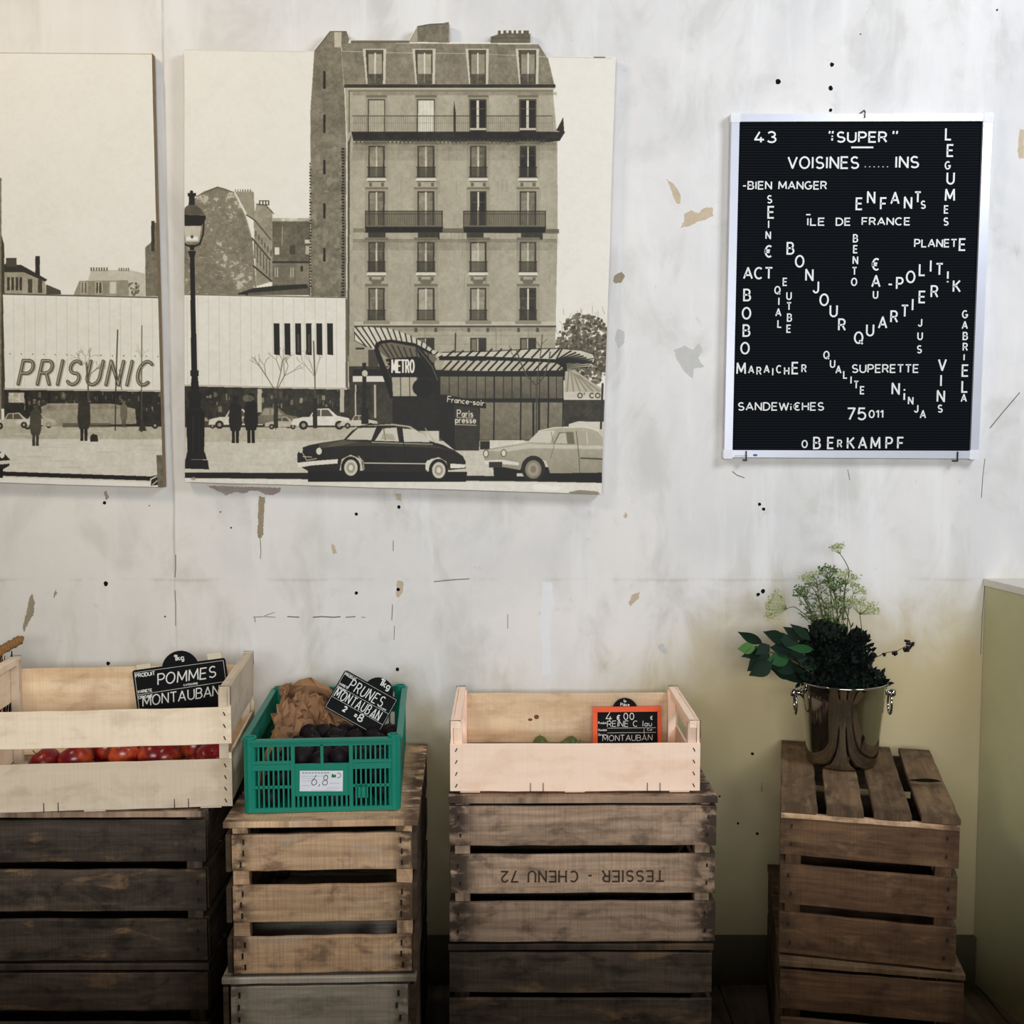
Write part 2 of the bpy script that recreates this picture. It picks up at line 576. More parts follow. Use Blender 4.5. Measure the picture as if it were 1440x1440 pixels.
M['twig_dark'] = plain('dark_dry_leaf', (46, 38, 30), .9, 0, .2, .4, 20)
M['stem'] = plain('green_stem', (84, 96, 52), .6)
M['umbel'] = plain('pale_green_flower', (176, 184, 128), .7)
M['frond'] = plain('feathery_green', (88, 112, 56), .7)
M['leaf_dark'] = plain('dark_glossy_leaf', (18, 38, 24), .6, 0, .15, .35, 20)
M['leaf_mid'] = plain('mid_green_leaf', (36, 76, 38), .6, 0, .15, .2, 20)
M['leaf_light'] = plain('light_green_leaf', (76, 116, 58), .6, 0, .15, .2, 20)
M['bush'] = plain('dark_herb_leaf', (17, 24, 20), .7, 0, .12, .4, 30)
M['berry'] = plain('dark_berry', (30, 20, 24), .45)
M['brown_stem'] = plain('brown_stem', (96, 80, 56), .7)
M['steel'] = plain('polished_steel', (168, 167, 160), .08, 1.0, .5, .03, 8)
M['felt'] = None
M['cardboard'] = plain('brown_cardboard', (166, 124, 92), .8)
M['board_edge'] = plain('worn_board_edge', (150, 128, 100), .85, 0, .2, .35, 40)


def felt_mat():
    m = NT('grooved_black_felt')
    tc = m.n('ShaderNodeTexCoord').outputs['Object']
    sp = m.n('ShaderNodeSeparateXYZ')
    m.link(tc, sp.inputs[0])
    w = m.math('SINE', m.math('MULTIPLY', sp.outputs[2], 2 * math.pi / .0068))
    g = m.ss(w, -.9, .3)
    col = m.mix(g, (.0015, .002, .003, 1), (.0065, .0085, .0115, 1))
    m.bump(g, .5, .002)
    return m.done(col, .9, 0, .1)


M['felt'] = felt_mat()


def apple_mat():
    m = NT('red_apple_skin')
    tc = m.n('ShaderNodeTexCoord').outputs['Object']
    oi = m.n('ShaderNodeObjectInfo').outputs['Random']
    n1 = m.noise(tc, 22, 3, .5, (1, 1, 1))
    n2 = m.noise(tc, 60, 4, .6, (1, 1, .18))
    f = m.ss(m.math('ADD', m.math('ADD', m.math('MULTIPLY', n1, .75), m.math('MULTIPLY', n2, .3)), m.math('MULTIPLY', oi, .22)), .55, .85)
    col = m.mix(f, lin((112, 12, 20)), lin((232, 104, 58)))
    return m.done(col, .28, 0, .5)


M['apple'] = apple_mat()


def wall_mat():
    m = NT('stained_white_plaster')
    tc = m.n('ShaderNodeTexCoord').outputs['Object']
    sp = m.n('ShaderNodeSeparateXYZ')
    m.link(tc, sp.inputs[0])
    X, Z = sp.outputs[0], sp.outputs[2]
    n1 = m.noise(tc, 2.3, 8, .6, (1, 1, 1), .3)
    n2 = m.noise(tc, 7, 6, .6, (1, 1, .6), .6, (4, 0, 2))
    st = m.noise(tc, 5, 6, .65, (2.2, 1, .28), .2, (1, 0, 5))
    fin = m.noise(tc, 60, 5, .6)
    col = m.mix(m.ss(n1, .36, .66), lin((238, 234, 230)), lin((224, 222, 220)))
    col = m.mix(m.math('MULTIPLY', m.ss(n2, .46, .68), .62), col, lin((205, 202, 196)))
    col = m.mix(m.math('MULTIPLY', m.ss(st, .5, .68), .6), col, lin((242, 241, 240)))
    # warm lamplight painted into the wall colour towards the left end
    wl = m.math('MULTIPLY', m.ss(X, -.2, -1.5), .35)
    col = m.mix(wl, col, lin((234, 222, 196)))
    # old ochre paint that starts below the seam, patchy edge, stronger to the right
    edge = m.math('ADD', m.math('MULTIPLY', m.math('SUBTRACT', n2, .5), .34), m.ss(X, .05, .75, .80, 1.06))
    oc = m.ss(m.math('SUBTRACT', edge, Z), -.12, .22)
    oc = m.math('MULTIPLY', oc, m.ss(n1, .15, .5, .6, .95))
    col = m.mix(oc, col, m.mix(n1, lin((204, 184, 140)), lin((184, 170, 128))))
    # small dirt
    col = m.mix(m.math('MULTIPLY', m.ss(m.noise(tc, 17, 7, .7, (1, 1, 1), .4, (9, 0, 1)), .62, .76), .5), col, lin((176, 166, 152)))
    # plaster seams
    zz = m.math('ABSOLUTE', m.math('ADD', m.math('SUBTRACT', Z, 1.105), m.math('MULTIPLY', m.math('SUBTRACT', n2, .5), .02)))
    seam = m.math('MULTIPLY', m.ss(zz, .007, .001), m.ss(n2, .4, .6))
    col = m.mix(m.math('MULTIPLY', seam, .28), col, lin((170, 165, 158)))
    xx = m.math('ABSOLUTE', m.math('ADD', m.math('ADD', X, .895), m.math('MULTIPLY', m.math('SUBTRACT', n2, .5), .01)))
    col = m.mix(m.math('MULTIPLY', m.ss(xx, .005, .001), m.math('MULTIPLY', m.ss(st, .42, .6), .55)), col, lin((160, 152, 142)))
    h = m.math('ADD', m.math('MULTIPLY', fin, .25), m.math('MULTIPLY', n2, .7))
    m.bump(h, .18, .006)
    return m.done(col, .75, 0, .2)


def part_mat():
    m = NT('yellow_green_paint')
    tc = m.n('ShaderNodeTexCoord').outputs['Object']
    n1 = m.noise(tc, 3, 6, .6)
    n2 = m.noise(tc, 120, 3, .6)
    col = m.mix(m.ss(n1, .3, .7), lin((206, 200, 160)), lin((194, 190, 148)))
    m.bump(n2, .25, .003)
    return m.done(col, .6, 0, .3)


def floor_mat():
    m = NT('old_dark_floorboards')
    tc = m.n('ShaderNodeTexCoord').outputs['Object']
    sp = m.n('ShaderNodeSeparateXYZ')
    m.link(tc, sp.inputs[0])
    n1 = m.noise(tc, 1, 7, .65, (30, 3, 1), .5)
    n2 = m.noise(tc, 5, 5, .6)
    fr = m.math('ABSOLUTE', m.math('SUBTRACT', m.math('FRACT', m.math('DIVIDE', sp.outputs[0], .14)), .5))
    gap = m.ss(fr, .47, .5)
    col = m.mix(m.ss(n1, .3, .7), lin((150, 132, 112)), lin((108, 92, 76)))
    col = m.mix(m.ss(n2, .45, .7), col, lin((84, 72, 60)))
    col = m.mix(gap, col, lin((20, 17, 14)))
    m.bump(n1, .3, .003)
    return m.done(col, .7, 0, .25)


M['wall'] = wall_mat()
M['partition'] = part_mat()
M['floor'] = floor_mat()
M['base'] = plain('dark_baseboard_paint', (92, 84, 66), .6, 0, .3, .3, 12)
M['ledge'] = plain('white_ledge_paint', (226, 222, 210), .6)

# ------------------------------------------------------------------ the room
WY = 3.0
wall_back = tag(MB().box((0.3, WY + .06, 1.6), (6.0, .12, 3.2)).build('wall_back', M['wall']), kind='structure')
tag(MB().box((0.0, .60, .51), (4.4, .10, 1.02)).build('added_shade_block', M['partition']), kind='structure')  # added out of view to shade the lower crates and wall
tag(MB().box((0.3, .8, -.03), (6.0, 4.4, .06)).build('floor', M['floor']), kind='structure')
cx_corner = at(1385, 812, WY).x
tag(MB().box(((cx_corner - 2.7) / 2, WY - .009, .066), (cx_corner + 2.7, .018, .132)).build('baseboard_back', M['base']), kind='structure')
A = math.radians(8.7)
pd = Vector((math.sin(A), -math.cos(A), 0))
pn = Vector((math.cos(A), math.sin(A), 0))
PM = Matrix((( pn.x, -pd.x, 0, cx_corner), (pn.y, -pd.y, 0, WY - .003), (0, 0, 1, 0), (0, 0, 0, 1)))
wr = MB()
wr.box((.06, -1.15, .545), (.12, 2.3, 1.09), 0, PM)
wr.box((.06, -1.15, 1.099), (.13, 2.3, .018), 1, PM)
tag(wr.build('wall_right', [M['partition'], M['ledge']]), kind='structure')
cb = MB()
cb.box((.10, -.42, 1.117), (.12, .55, .015), 0, PM)
tag(cb.build('cardboard_sheet', M['cardboard']), 'flat brown cardboard strip lying on top of the low green partition', 'cardboard')


# ---- marks in the plaster (parts of the wall)
def blob(cx, cy, rx, ry, n=14, j=.3, rot=0):
    pts = []
    for i in range(n):
        a = 2 * math.pi * i / n
        k = 1 + R.uniform(-j, j)
        x, y = rx * math.cos(a) * k, ry * math.sin(a) * k
        c, s = math.cos(rot), math.sin(rot)
        pts.append((cx + x * c - y * s, cy + x * s + y * c))
    return pts


def wall_mark(name, pts, mat, th=.0004):
    if len(pts) < 14 and name != 'nail_hole':
        q = []
        for i, a in enumerate(pts):
            b = pts[(i + 1) % len(pts)]
            k = max(1, int(math.dist(a, b) / 1.6))
            for j in range(k):
                jj = .75 if j else .3
                q.append((a[0] + (b[0] - a[0]) * j / k + R.uniform(-jj, jj), a[1] + (b[1] - a[1]) * j / k + R.uniform(-jj, jj)))
        pts = q
    w = [at(p[0], p[1], WY) for p in pts]
    mb = MB()
    mb.prism([(p.x, p.z) for p in w], WY - th, WY + .002, 0)
    return mb.build(name, mat, wall_back)


M['tan'] = plain('bare_tan_plaster', (204, 186, 160), .9, 0, .1, .2, 60)
M['brown_chip'] = plain('brown_old_paint', (160, 146, 122), .9, 0, .1, .25, 60)
M['grey_chip'] = plain('grey_filler', (202, 200, 196), .9, 0, .1, .1, 60)
M['glue'] = plain('old_purple_glue', (170, 156, 148), .8, 0, .2, .25, 50)
M['hole'] = plain('dark_wall_hole', (26, 23, 21), .9, 0, .05)
M['filler'] = plain('white_filler', (238, 238, 240), .8, 0, .1, .04, 40)
M['crack'] = plain('dark_crack', (128, 119, 108), .9, 0, .05)

for (px, py, r) in [(147, 707, 2.6), (149, 821, 3.4), (152, 933, 2.8), (501, 723, 2.4), (561, 713, 2.4), (501, 834, 2.4), (560, 829, 2.4),
                    (559, 941, 2.6), (1170, 91, 3.2), (1168, 124, 3.2), (1168, 155, 2.6), (1094, 115, 3.6), (1068, 709, 2.6), (1074, 716, 2.6),
                    (1073, 831, 3.2), (1066, 836, 2.6), (1058, 1060, 2.2), (1065, 1172, 2.0), (1038, 1158, 1.6), (310, 720, 1.0), (325, 742, 1.2),
                    (1402, 14, 1.4), (232, 867, 1.2), (870, 1100, 1.2), (1012, 1120, 1.4), (210, 711, .9), (1210, 48, 1.0)]:
    wall_mark('nail_hole', blob(px, py, r, r, 10, .18), M['hole'], .0006)
chips = [
    ('brown_chip', [(45, 834), (49, 848), (47, 864), (40, 876), (34, 889), (32, 882), (37, 864), (40, 846)]),
    ('brown_chip', [(79, 827), (80, 835), (76, 841), (77, 832)]),
    ('brown_chip', [(364, 698), (373, 699), (371, 722), (370, 752), (366, 758), (362, 754), (363, 730), (363, 712)]),
    ('glue', [(291, 683), (395, 686), (393, 692), (384, 697), (372, 695), (362, 690), (352, 690), (344, 694), (330, 692), (318, 697), (306, 690), (298, 687)]),
    ('tan', [(466, 764), (471, 768), (474, 778), (468, 779)]),
    ('tan', [(937, 252), (947, 258), (953, 266), (957, 276), (957, 286), (951, 286), (947, 276), (943, 264)]),
    ('tan', [(962, 300), (972, 296), (982, 300), (990, 292), (1002, 292), (1003, 304), (992, 309), (980, 312), (970, 318), (957, 320), (962, 312)]),
    ('tan', [(1434, 182), (1440, 182), (1440, 222), (1434, 224), (1431, 214)]),
    ('brown_chip', [(865, 387), (874, 382), (879, 388), (874, 397), (866, 399), (862, 394)]),
    ('grey_chip', [(868, 462), (878, 466), (878, 482), (870, 490), (865, 478)]),
    ('grey_chip', [(948, 492), (962, 486), (974, 492), (983, 482), (988, 492), (982, 504), (990, 516), (976, 518), (974, 532), (962, 522), (952, 506)]),
    ('tan', [(558, 816), (568, 818), (566, 834), (561, 840), (557, 838)]),
    ('tan', [(556, 694), (564, 694), (564, 704), (558, 703)]),
    ('tan', [(889, 836), (900, 832), (898, 842), (886, 852), (884, 848)]),
    ('tan', [(879, 720), (883, 725), (880, 729), (877, 727)]),
    ('grey_chip', [(925, 908), (932, 905), (940, 916), (935, 920), (928, 915)]),
    ('glue', [(146, 692), (150, 690), (153, 700), (149, 704)]),
]
for mt, pts in chips:
    wall_mark('paint_chip', pts, M[mt])
for pts in [[(763, 818), (776, 820), (779, 850), (774, 880), (773, 905), (775, 948), (761, 950), (763, 910), (758, 880), (762, 848)],
            [(1076, 500), (1077, 500), (1077, 501)]][:1]:
    wall_mark('filler_patch', pts, M['filler'], .0003)


def crack(pts, w):
    q = [at(p[0], p[1], WY) for p in pts]
    MB().stroke([(p.x, p.z) for p in q], w * .0019, WY - .0005, WY + .001).build('plaster_crack', M['crack'], wall_back)


for pts, w in (([(356, 868), (372, 867), (388, 868)], .8), ([(404, 867), (421, 868)], 1.5), ([(440, 868), (452, 867), (470, 868), (479, 867)], 1.6),
               ([(486, 868), (500, 867)], 1.3), ([(508, 868), (514, 868)], .9), ([(358, 867), (359, 875)], .9), ([(372, 866), (386, 861)], .8),
               ([(1392, 602), (1410, 580), (1434, 552)], 1.4), ([(1030, 663), (1036, 668), (1047, 672)], 1.2), ([(1385, 645), (1382, 670), (1380, 700)], .9),
               ([(247, 780), (247, 800), (246, 812)], 1.2), ([(246, 830), (247, 850), (247, 880)], .9), ([(366, 758), (367, 775), (366, 786)], .8),
               ([(1192, 660), (1195, 675)], .8), ([(1385, 820), (1381, 870), (1379, 920)], 1.0), ([(553, 760), (553, 775)], .9), ([(552, 850), (551, 872)], 1.0),
               ([(555, 880), (554, 900)], .8), ([(714, 864), (714, 884)], .8), ([(610, 818), (640, 815), (660, 814)], 1.2)):
    crack(pts, w)


# ------------------------------------------------------------------ big photographic prints
class Canvas:
    """grey picture of a print, in metres on the wall plane; points are given in picture units"""
    S = 1080.0

    def __init__(self, x0, x1, z0, z1, Y, seed):
        self.Y, self.x0, self.z0 = Y, x0, z0
        self.W, self.H = int((x1 - x0) * self.S), int((z1 - z0) * self.S)
        self.x1, self.z1 = x0 + self.W / self.S, z0 + self.H / self.S
        self.a = np.full((self.H, self.W), .9, np.float32)
        rs = np.random.RandomState(seed)
        self.rs = rs
        nz = np.zeros((self.H, self.W), np.float32)
        for cell, amp in ((64, .35), (24, .35), (9, .45), (4, .4)):
            h, w = self.H // cell + 2, self.W // cell + 2
            g = rs.rand(h, w).astype(np.float32) - .5
            yy = np.arange(self.H) / cell
            xx = np.arange(self.W) / cell
            yi, xi = yy.astype(int), xx.astype(int)
            fy, fx = (yy - yi)[:, None], (xx - xi)[None]
            g00 = g[yi][:, xi]
            g10 = g[yi + 1][:, xi]
            g01 = g[yi][:, xi + 1]
            g11 = g[yi + 1][:, xi + 1]
            nz += amp * ((g00 * (1 - fx) + g01 * fx) * (1 - fy) + (g10 * (1 - fx) + g11 * fx) * fy)
        self.nz = nz

    def tx(self, p):
        w = at(p[0], p[1], self.Y)
        return ((w.x - self.x0) * self.S, (w.z - self.z0) * self.S)

    def poly(self, pts, tone, n=0.0, al=1.0, tone2=None, speck=0):
        q = np.array([self.tx(p) for p in pts])
        c0, c1 = max(0, int(q[:, 0].min())), min(self.W, int(q[:, 0].max()) + 2)
        r0, r1 = max(0, int(q[:, 1].min())), min(self.H, int(q[:, 1].max()) + 2)
        if c1 <= c0 or r1 <= r0:
            return
        X = (np.arange(c0, c1) + .5)[None]
        Yy = (np.arange(r0, r1) + .5)[:, None]
        m = np.zeros((r1 - r0, c1 - c0), bool)
        k = len(q)
        for i in range(k):
            xa, ya = q[i]
            xb, yb = q[(i + 1) % k]
            if ya == yb:
                continue
            cr = ((ya > Yy) != (yb > Yy)) & (X < (xb - xa) * (Yy - ya) / (yb - ya) + xa)
            m ^= cr
        sub = self.a[r0:r1, c0:c1]
        t = np.full(sub.shape, tone, np.float32)
        if tone2 is not None:
            f = ((Yy - q[:, 1].min()) / max(1e-6, q[:, 1].max() - q[:, 1].min()))
            t = tone2 + (tone - tone2) * f + 0 * X
        if n:
            t = t + self.nz[r0:r1, c0:c1] * n
        if speck:
            t = t + (self.nz[r0:r1, c0:c1] > .22) * speck
        sub[m] = sub[m] * (1 - al) + t[m] * al

    def rect(self, x0, y0, x1, y1, tone, **k):
        self.poly([(x0, y0), (x1, y0), (x1, y1), (x0, y1)], tone, **k)

    def ell(self, cx, cy, rx, ry, tone, **k):
        self.poly([(cx + rx * math.cos(i * .2618), cy + ry * math.sin(i * .2618)) for i in range(24)], tone, **k)

    def line(self, pts, w, tone, al=1.0):
        q = [self.tx(p) for p in pts]
        r = w
        for (xa, ya), (xb, yb) in zip(q[:-1], q[1:]):
            c0, c1 = max(0, int(min(xa, xb) - r - 2)), min(self.W, int(max(xa, xb) + r + 3))
            r0, r1 = max(0, int(min(ya, yb) - r - 2)), min(self.H, int(max(ya, yb) + r + 3))
            if c1 <= c0 or r1 <= r0:
                continue
            X = (np.arange(c0, c1) + .5)[None] - xa
            Yy = (np.arange(r0, r1) + .5)[:, None] - ya
            dx, dy = xb - xa, yb - ya
            l2 = dx * dx + dy * dy + 1e-9
            s = np.clip((X * dx + Yy * dy) / l2, 0, 1)
            d = np.hypot(X - s * dx, Yy - s * dy)
            k = np.clip(r + .5 - d, 0, 1) * al
            sub = self.a[r0:r1, c0:c1]
            sub[:] = sub * (1 - k) + tone * k

    def text(self, s, x0, y1, x1, h, w, tone, slant=0, gap=.3, rise=0):
        tot = sum(glyph(c)[0] + gap for c in s) - gap
        sx = (x1 - x0) / tot
        cx = 0
        for c in s:
            gw, st = glyph(c)
            for pl in st:
                self.line([(x0 + (cx + a) * sx + (b - .5) * slant * h, y1 - b * h + rise * (cx + a) / tot) for a, b in pl], w, tone)
            cx += gw + gap

    def tree(self, x, y, h, tone, w=1.0, depth=4, a=90, rs=None):
        rs = rs or self.rs
        x2, y2 = x + h * math.cos(math.radians(a)), y - h * math.sin(math.radians(a))
        self.line([(x, y), (x2, y2)], w, tone, .85)
        if depth > 0:
            for k in range(2 + (depth > 2)):
                self.tree(x2, y2, h * rs.uniform(.45, .7), tone, w * .66, depth - 1, a + rs.uniform(-48, 48), rs)

    def car(self, x, y, w, tone, flip=False, blur=1.0):
        """small saloon: x left, y ground line, w length"""
        def P(u, v):
            return (x + (w - u * w if flip else u * w), y - v * w)
        self.poly([P(0, .06), P(.02, .16), (P(.2, .2)), P(.3, .2), P(.38, .33), P(.62, .345), P(.76, .22), P(.96, .18), P(1, .1), P(.98, .05)], tone, n=.1, al=blur)
        for a, b, c, d in ((.34, .39, .48, .48), (.5, .5, .61, .7)):
            self.poly([P(a, .21), P(b, .315), P(c, .32), P(d, .21)], .35 if tone > .5 else .6, al=blur)
        for u in (.2, .8):
            cx, cy = P(u, .06)
            self.ell(cx, cy, w * .075, w * .075, .16, al=blur)
            self.ell(cx, cy, w * .035, w * .035, .6, al=blur)

    def man(self, x, y, h, tone):
        """standing figure in an overcoat, feet at y"""
        self.ell(x, y - h * .93, h * .055, h * .07, tone)
        self.poly([(x - h * .06, y - h * .86), (x + h * .06, y - h * .86), (x + h * .13, y - h * .78), (x + h * .14, y - h * .4), (x + h * .1, y - h * .26),
                   (x - h * .1, y - h * .26), (x - h * .14, y - h * .45), (x - h * .12, y - h * .78)], tone, n=.06)
        self.rect(x - h * .075, y - h * .27, x - h * .01, y, tone * .8)
        self.rect(x + h * .01, y - h * .27, x + h * .075, y, tone * .8)
        self.rect(x - h * .06, y - h * .99, x + h * .06, y - h * .94, tone * .8)

    def image(self, name):
        a = self.a
        for _ in range(1):
            p = np.pad(a, 1, mode='edge')
            a = (p[1:-1, 1:-1] * 2 + p[:-2, 1:-1] + p[2:, 1:-1] + p[1:-1, :-2] + p[1:-1, 2:]) / 6
        a = a + self.nz * .035 * (a > .2) + (self.rs.rand(self.H, self.W) - .5) * .03
        a = np.clip(a, 0, 1)
        k = [0, .12, .3, .5, .7, .9, 1]
        rgb = np.stack([np.interp(a, k, [c / 255. for c in cc]) for cc in
                        ([20, 34, 78, 134, 186, 236, 246], [20, 32, 72, 125, 177, 230, 241], [21, 29, 58, 104, 154, 217, 230])], -1)
        out = np.ones((self.H, self.W, 4), np.float32)
        out[..., :3] = rgb
        im = bpy.data.images.new(name, self.W, self.H)
        im.pixels.foreach_set(out.ravel())
        im.update()
        im.pack()
        return im

    def material(self, name):
        m = NT(name)
        uv = m.n('ShaderNodeUVMap', uv_map='print').outputs[0]
        t = m.n('ShaderNodeTexImage')
        t.image = self.image(name)
        t.extension = 'EXTEND'
        m.link(uv, t.inputs[0])
        tc = m.n('ShaderNodeTexCoord').outputs['Object']
        spots = m.ss(m.noise(tc, 70, 3, .6), .76, .8)
        col = m.mix(m.math('MULTIPLY', spots, .35), t.outputs[0], lin((150, 118, 84)))
        return m.done(col, .55, 0, .25)

    def uv(self, ob):
        me = ob.data
        mw = ob.matrix_basis if not ob.parent else Matrix.Translation(ob.parent.location)
        lay = me.uv_layers.new(name='print')
        for lp in me.loops:
            p = mw @ me.vertices[lp.vertex_index].co
            lay.data[lp.index].uv = ((p.x - self.x0) / (self.x1 - self.x0), (p.z - self.z0) / (self.z1 - self.z0))


PY = WY - .034          # front face of the prints
a0, a1 = at(250, 700, PY), at(872, 22, PY)
cv = Canvas(a0.x, a1.x + .02, a0.z - .01, a1.z, PY, 3)
cv.a[:] = .9
cv.poly([(250, 20), (880, 20), (880, 620), (250, 620)], .915, tone2=.90, n=.02)


def c2(x, y):
    return (400 + x / 2.88, y / 2.88)


def c4(x, y):
    return (400 + x / 2.88, 340 + y / 2.88)


def c6(x, y):
    return (240 + x / 5.143, 240 + y / 5.143)


def c9(x, y):
    return (500 + x / 4, 430 + y / 4)


# trees far right
for i in range(1100):
    ang, rr = cv.rs.uniform(0, 6.28), cv.rs.uniform(0, 1) ** .6
    x, y = 822 + 40 * rr * math.cos(ang), 492 + 52 * rr * math.sin(ang)
    cv.ell(x, y, cv.rs.uniform(1.2, 3.4), cv.rs.uniform(1.2, 3), cv.rs.uniform(.2, .5), al=.75)
for i in range(60):
    x = cv.rs.uniform(786, 852)
    y = cv.rs.uniform(440, 500)
    cv.line([(x, y), (x + cv.rs.uniform(-6, 6), y - cv.rs.uniform(4, 12))], .5, .35, .7)
# gable house
cv.poly([(256, 300), c6(190, 185), c6(240, 150), c6(340, 115), c6(400, 132), c6(465, 160), c6(540, 320), c6(590, 490), c6(620, 840), (361, 415), (256, 415)], .5, n=.16, speck=.16)
for i in range(150):
    x, y = cv.rs.uniform(262, 350), cv.rs.uniform(275, 410)
    if x < 306 + (y - 262) * .6:
        cv.rect(x, y, x + cv.rs.uniform(1, 5), y + 1.2, cv.rs.uniform(.55, .8), al=.7)
cv.line([c6(190, 185), c6(340, 118), c6(460, 158)], 1.2, .34)
cv.poly([c6(465, 150), c6(600, 150), c6(612, 360), c6(560, 330)], .56, n=.1)
cv.poly([c6(620, 240), c6(660, 235), c6(735, 290), c6(738, 800), c6(620, 835), c6(605, 500), c6(600, 350)], .58, n=.14)
cv.line([c6(460, 155), c6(545, 330), c6(590, 490), c6(720, 640)], 1.4, .8)
cv.line([c6(590, 490), c6(720, 645)], 2, .25)
cv.line([c6(600, 690), c6(730, 800)], 2.2, .25)
cv.line([c6(548, 320), c6(610, 360), c6(725, 500)], 1.6, .3)
for k in range(6):
    a, b = c6(605 + k * 22, 520 + k * 28)
    cv.line([(a, b), (a + .3, b + 22)], 1.1, .3)
    cv.line([(a + 2, b - 16), (a + 2.2, b - 9)], 1.2, .28)
for k in range(7):
    cv.rect(*c6(465 + k * 18, 134), *c6(472 + k * 18, 152), .36)
cv.rect(*c6(640, 214), *c6(712, 250), .2)
for k in range(3):
    cv.rect(*c6(648 + k * 22, 220), *c6(662 + k * 22, 244), .9)
cv.line([c6(620, 242), c6(690, 250), c6(745, 312)], 1.2, .3)
cv.poly([c6(736, 365), c6(1008, 365), c6(1008, 900), c6(736, 900)], .40, n=.14)
cv.rect(*c6(738, 342), *c6(1005, 366), .72, n=.3)
cv.line([c6(808, 400), c6(806, 540)], .9, .66)
cv.rect(*c6(736, 655), *c6(1000, 668), .2)
cv.rect(*c6(736, 670), *c6(905, 820), .46, n=.1)
cv.rect(*c6(905, 670), *c6(1000, 820), .5, n=.1)
for (x, y, w, h, t) in ((752, 555, 34, 52, .85), (970, 500, 36, 26, .8), (975, 545, 28, 60, .7), (752, 700, 26, 70, .68), (865, 700, 26, 70, .68), (940, 690, 18, 40, .2), (860, 540, 40, 66, .28)):
    cv.rect(*c6(x, y), *c6(x + w, y + h), t)
for x in (764, 878):
    cv.line([c6(x, 700), c6(x, 770)], .8, .25)
cv.poly([c6(490, 885), c6(600, 850), c6(760, 832), c6(985, 820), c6(1005, 900), c6(490, 900)], .16, n=.06)
cv.poly([c6(560, 885), c6(1000, 850), c6(1000, 900), c6(560, 900)], .38, n=.06)
# main block: party wall
cv.poly([(442, 71), (464, 43.5), (487, 43.5), (491, 56), (486, 70), (484, 120), (487, 200), (487, 420), (437, 420), (436.5, 156), (440, 104)], .47, n=.16)
cv.poly([(470, 44), (480, 43.5), (480, 66), (470, 66)], .74, n=.05)
cv.line([(443, 71), (464, 44), (490, 44)], 1.0, .3)
cv.line([(480, 66), (484, 120)], 1.4, .78)
for i in range(70):
    x, y = cv.rs.uniform(440, 482), cv.rs.uniform(205, 410)
    cv.ell(x, y, cv.rs.uniform(1, 5), cv.rs.uniform(1, 6), cv.rs.uniform(.52, .66), al=.4)
for y0, y1 in ((100, 125), (161, 187), (225, 245), (286, 307), (349, 368)):
    cv.rect(454.5, y0, 457.8, y1, .15)
for y in np.arange(208, 416, 4.2):
    cv.rect(480.5 + cv.rs.uniform(-1, 1), y, 484.5, y + 2.6, .16)
    if y > 228:
        cv.rect(435.2, y, 437.4 + cv.rs.uniform(-1, 1), y + 2.4, .2)
# facade
cv.poly([(485, 120), (777, 122), (784, 200), (784, 330), (781, 480), (781, 620), (491, 620), (488, 200)], .66, n=.08)
for i in range(90):
    x, y = cv.rs.uniform(490, 778), cv.rs.uniform(130, 455)
    cv.ell(x, y, cv.rs.uniform(3, 14), cv.rs.uniform(6, 26), cv.rs.uniform(.56, .74), al=.16)
# mansard and chimneys
cv.poly([(480, 72), (486, 60), (757.6, 62), (764, 72), (771, 83), (780, 121), (484, 121)], .50, n=.14)
for i in range(40):
    x, y = cv.rs.uniform(488, 770), cv.rs.uniform(64, 118)
    cv.ell(x, y, 2, cv.rs.uniform(2, 9), cv.rs.uniform(.4, .6), al=.5)
cv.rect(493, 56.5, 576, 60.5, .42)
cv.poly([(574.7, 58), (587.5, 36.5), (604, 33.5), (622, 32.5), (631, 30.5), (631.6, 60)], .46, n=.14)
cv.poly([(587, 38), (587, 59), (575, 59)], .62, n=.05)
cv.line([(587, 37), (604, 33.5), (622, 33)], 1.2, .28)
cv.poly([(690, 60), (690, 51), (700, 48), (712, 46), (746, 47), (746, 60)], .42, n=.12)
for x in (702, 710, 717, 724, 731, 738, 742):
    cv.rect(x - 2, 42.5, x + 2, 49, .38)
cv.line([(690, 53), (745, 53)], .8, .3)
cv.line([(480, 71.5), (560, 74), (660, 75), (772, 80)], .7, .82, .85)
for x0, t in ((511, .62), (580.5, .64), (655.5, .56), (726, .56)):
    cv.poly([(x0 - 1, 68), (x0 + 32, 68), (x0 + 31, 118), (x0 + 4, 118)], .78)
    cv.poly([(x0 + 3, 70), (x0 + 28, 70), (x0 + 27.5, 118), (x0 + 6, 118)], .3)
    cv.rect(x0 + 7, 76, x0 + 26, 116, t, n=.1)
    cv.rect(x0 + 7, 70, x0 + 26, 76, .34)
    cv.rect(x0 + 15.5, 74, x0 + 17.6, 104, .84)
    cv.rect(x0 + 6, 104, x0 + 27, 117, .34, n=.2)
    cv.rect(x0 + 15.8, 104, x0 + 17.2, 116, .5)
cv.rect(484, 118.5, 781, 123.5, .2, n=.08)
cv.rect(488, 123.5, 780, 126, .72)
cv.rect(490, 126, 778, 129, .5)
cv.line([(491, 128), (491, 186)], 1.1, .28)
XW = [(518, 541), (587, 611), (661, 684), (731, 754)]
